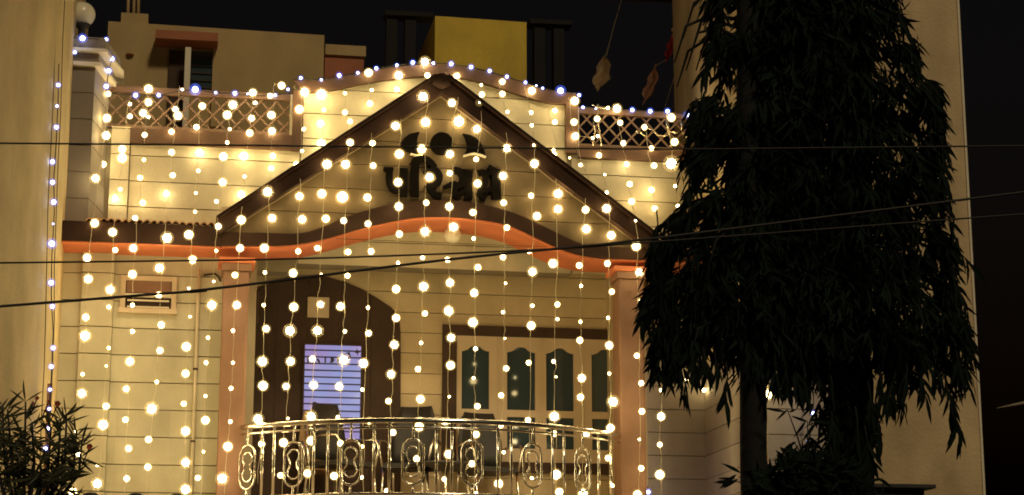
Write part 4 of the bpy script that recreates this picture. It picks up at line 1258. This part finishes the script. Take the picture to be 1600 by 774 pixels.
LM = [leaf_obj_mesh('leaf', M['leaf'], 0.15+0.02*k, 0.05+0.12*k) for k in range(3)]
def leaf_obj(tree, p, ln, tilt, az, me):
    o = bpy.data.objects.new('leaf', me); COL.objects.link(o)
    o.location = p; o.scale = (ln*rng.uniform(.8,1.15), ln, ln)
    o.rotation_euler = (rng.gauss(0,.15), tilt, az)
    adopt(o, tree)
def spray(tree, px, py, n, Y, spread=0.35, lean=0.0, twig=True, ln=(0.12,0.20), parent=None):
    """hanging spray of separate leaves on a drooping twig"""
    p = at(px, py, Y)
    L_ = 0.035*n*0.45
    top = p + Vector((0, 0.03, 0.10)); end = p + Vector((lean*L_, 0, -L_))
    if twig: MB().tube([top, p, p.lerp(end, .6), end], [0.006,0.005,0.004,0.002], 5).build('twig', M['bark'], tree, True)
    for k in range(n):
        t = k/max(1, n-1); q = p.lerp(end, t); s = 1 if k % 2 else -1
        leaf_obj(tree, q, rng.uniform(*ln), -(lean*0.6 + s*abs(rng.gauss(spread*.5, spread*.5))), rng.uniform(-.6,.6), rng.choice(LM))
for px, py, n, lean in ((1025,545,7,-.1),(1040,556,7,.1),(1062,552,6,-.1),(1083,556,7,.05),(1100,556,6,.2),(1118,560,5,.1),(1137,590,8,-.15),(1028,350,5,-.3),(1022,395,6,-.1),(1016,470,6,-.5),(1020,520,6,-.2),(1090,175,7,-.2),(1086,225,6,-.3),(1080,290,7,-.4),(1070,325,4,-.5),(1118,55,8,-.3),(1108,88,8,-.35),(1128,20,7,-.3),(1102,140,6,-.2),(1045,365,6,-.4),(1024,440,6,-.4)):
    spray(treeA, px, py, n, YT-0.2, lean=lean)
for px, py, n, lean in ((1212,575,7,.0),(1228,580,6,.1),(1243,575,6,.2),(1258,585,6,-.1),(1300,600,5,.1),(1375,585,7,.0),(1392,600,8,-.2),(1418,580,8,-.3),(1440,585,8,.15),(1462,570,5,.1),(1478,600,10,.2),(1490,645,9,.25),(1496,560,6,.3),(1458,170,7,.4),(1468,215,4,.3),(1470,265,6,.2),(1405,20,6,.3),(1484,340,6,.2),(1500,395,5,.9),(1360,620,7,.1),(1355,690,6,.15),(1450,150,5,.9),(1425,95,6,.5),(1440,120,4,.2),(1486,430,6,.4),(1500,500,6,.3),(1340,660,7,-.1),(1300,650,6,.1),(1372,650,6,.0)):
    spray(treeB, px, py, n, YT-0.25, lean=lean)
# leaves climbing the thick trunk
for k in range(110):
    px = 1322+rng.gauss(0,30); py = rng.uniform(600,770)
    leaf_obj(treeB, at(px, py, YT+0.1), rng.uniform(.10,.19), rng.gauss(0,.5), rng.uniform(-1,1), rng.choice(LM))

# single upright shoot standing against the bright wall
sh = [at(1424,128,YT-0.1), at(1435,112,YT-0.1), at(1437,85,YT-0.1), at(1434,68,YT-0.1)]
MB().tube(sh, [0.005,0.005,0.006,0.003], 6).build('shoot', M['bark'], treeB, True)
for px, py, tl in ((1435,72,2.6),(1436,74,-2.5),(1436,80,1.0),(1435,78,-1.0),(1434,66,3.1)):
    leaf_obj(treeB, at(px, py, YT-0.1), 0.055, tl, 0.2, LM[1])
# leafy creeper wrapped round the thick trunk
rc = random.Random(77); V = []; F = []
for c in range(520):
    py = rc.uniform(540, 830); px = 1318 + rc.gauss(0, 1)*(20+10*math.sin(py*.05))
    p = at(px, py, YT+0.12+rc.uniform(-.1,.15)); d = Vector((rc.gauss(0,.5), rc.gauss(0,.4), -0.8))
    for j in range(3):
        v, f = leaf_geo(p, d+Vector((rc.gauss(0,.4),rc.gauss(0,.4),rc.gauss(0,.3))), rc.uniform(.06,.15), rc.uniform(.014,.026), Vector((rc.gauss(0,.6),-1,.4)), .3, .2); b = len(V)
        V.extend(v); F.extend([tuple(b+i for i in q) for q in f])
o = link('creeper', mesh('creeper', V, F), M['leaf'], treeB); o['kind'] = 'stuff'

# bush between the trunks
pb = at(1265,774,YT-0.3)
bush = empty('dark_shrub', (pb.x, YT-0.3, 0), 'dark low shrub between the two tree trunks', 'shrub')
rb = random.Random(5); V = []; F = []
for c in range(750):
    px = rb.uniform(1185,1350); top_ = 722 + 10*math.sin(px*.09) + 25*abs((px-1275)/90)**2 - 18*math.exp(-((px-1262)/22)**2)
    py = rb.uniform(top_, 860)
    p = at(px, py, YT-0.35+rb.uniform(-.2,.2))
    d = Vector((rb.gauss(0,.5), rb.gauss(0,.4), rb.uniform(-.3,.9)))
    for j in range(3):
        v, f = leaf_geo(p, d+Vector((rb.gauss(0,.5),rb.gauss(0,.4),rb.gauss(0,.3))), rb.uniform(.07,.13), rb.uniform(.02,.032), Vector((rb.gauss(0,.6),-1,.4)), .3, .2); b = len(V)
        V.extend(v); F.extend([tuple(b+i for i in q) for q in f])
o = link('foliage', mesh('foliage', V, F), M['leaf'], bush); o['kind'] = 'stuff'
for k in range(7):
    p = at(1205+20*k, 760, YT-0.3)
    MB().tube([Vector((pb.x+0.02*(k-3),YT-0.3,0)), p.lerp(pb,.3), p+Vector((0,0,.12))], [0.012,0.009,0.005], 6).build('stem', M['bark'], bush, True)
for px, py, n in ((1155,745,3),(1150,752,2),(1240,690,3),(1230,640,3),(1262,660,4)):
    p = at(px, py, YT-0.3)
    e = at(1185, 775, YT-0.3) if px < 1200 else at(1262, 735, YT-0.3)
    MB().tube([e, e.lerp(p, .5)+Vector((0,0,.02)), p], [0.006,0.005,0.003], 5).build('twig', M['bark'], bush, True)
    for j in range(n): leaf_obj(bush, p+Vector((rng.uniform(-.02,.02),0,rng.uniform(-.02,.02))), rng.uniform(.10,.15), rng.uniform(0.9,2.0) if px < 1200 else rng.uniform(-2.6,2.6), rng.uniform(-.5,.5), rng.choice(LM))

# oleander bush at lower left
YO = -9.0
po = at(40,774,YO)
ol_ = empty('oleander_bush', (po.x, YO, 0), 'oleander bush with slender dark leaves at the bottom left corner', 'shrub')
OM = [leaf_obj_mesh('leaf', M['oleander'], 0.085+0.015*k, 0.05+0.1*k, 0.35) for k in range(3)]
stems = [(-8,640,-10),(8,632,4),(22,640,12),(38,628,40),(56,660,50),(72,668,80),(88,655,95),(100,650,104),(112,672,120),(62,720,64),(30,690,26),(95,705,98),(15,700,10),(120,690,128),(48,745,44),(78,745,84)]
for i, (x0_, yt_, x1_) in enumerate(stems):
    Yo = YO + rng.uniform(-.25,.25)
    top_ = at(x1_, yt_, Yo); bot_ = Vector((po.x+rng.uniform(-.08,.08), YO, 0)); mid = at((x0_+35)/2, 800, Yo)
    MB().tube([bot_, mid, at(x0_*0.6+x1_*0.4, (yt_+790)/2, Yo), top_], [0.014,0.010,0.007,0.004], 6).build('stem', M['bark'], ol_, True)
    for w in range(6):
        t = w/6; base = top_.lerp(at(x0_*0.6+x1_*0.4, (yt_+790)/2, Yo), t)
        for j in range(3):
            o = bpy.data.objects.new('leaf', rng.choice(OM)); COL.objects.link(o)
            ln = rng.uniform(0.07,0.135); o.location = base; o.scale = (ln, ln, ln)
            o.rotation_euler = (rng.gauss(0,.3), rng.choice((-1,1))*rng.uniform(1.7,2.9) if w < 3 else rng.choice((-1,1))*rng.uniform(.6,2.4), rng.uniform(-.8,.8))
            adopt(o, ol_)
V = []; F = []
for c in range(330):
    px = rb.uniform(-60,118); py = rb.uniform(668+max(0,(px-40))*0.75, 900)
    p = at(px, py, YO+rb.uniform(-.25,.3)); d = Vector((rb.gauss(0,.6), rb.gauss(0,.5), rb.uniform(-.6,1)))
    for j in range(2):
        v, f = leaf_geo(p, d+Vector((rb.gauss(0,.5),rb.gauss(0,.4),rb.gauss(0,.4))), rb.uniform(.08,.14), rb.uniform(.010,.016), Vector((rb.gauss(0,.6),-1,.4)), .3, .2); b = len(V)
        V.extend(v); F.extend([tuple(b+i for i in q) for q in f])
o = link('foliage', mesh('foliage', V, F), M['oleander'], ol_); o['kind'] = 'stuff'
for px, py, s in ((90,632,1.0),(58,623,.7),(140,699,1.0),(76,628,.5),(52,631,.5)):
    p = at(px, py, YO-0.1)
    mb = MB()
    for k in range(5):
        a = 2*math.pi*k/5
        v, f = leaf_geo(p, Vector((math.cos(a), -0.5, math.sin(a)+.3)), 0.020*s, 0.018*s, Vector((0,-1,0)), .2, -.2); b = len(mb.v)
        mb.v += v; mb.f += [tuple(b+i for i in q) for q in f]
    link('flower', mesh('flower', mb.v, mb.f), M['flower'], ol_)
    MB().tube([p, at(px-10, py+24, YO-0.05)], 0.003, 5).build('flower_stalk', M['bark'], ol_)
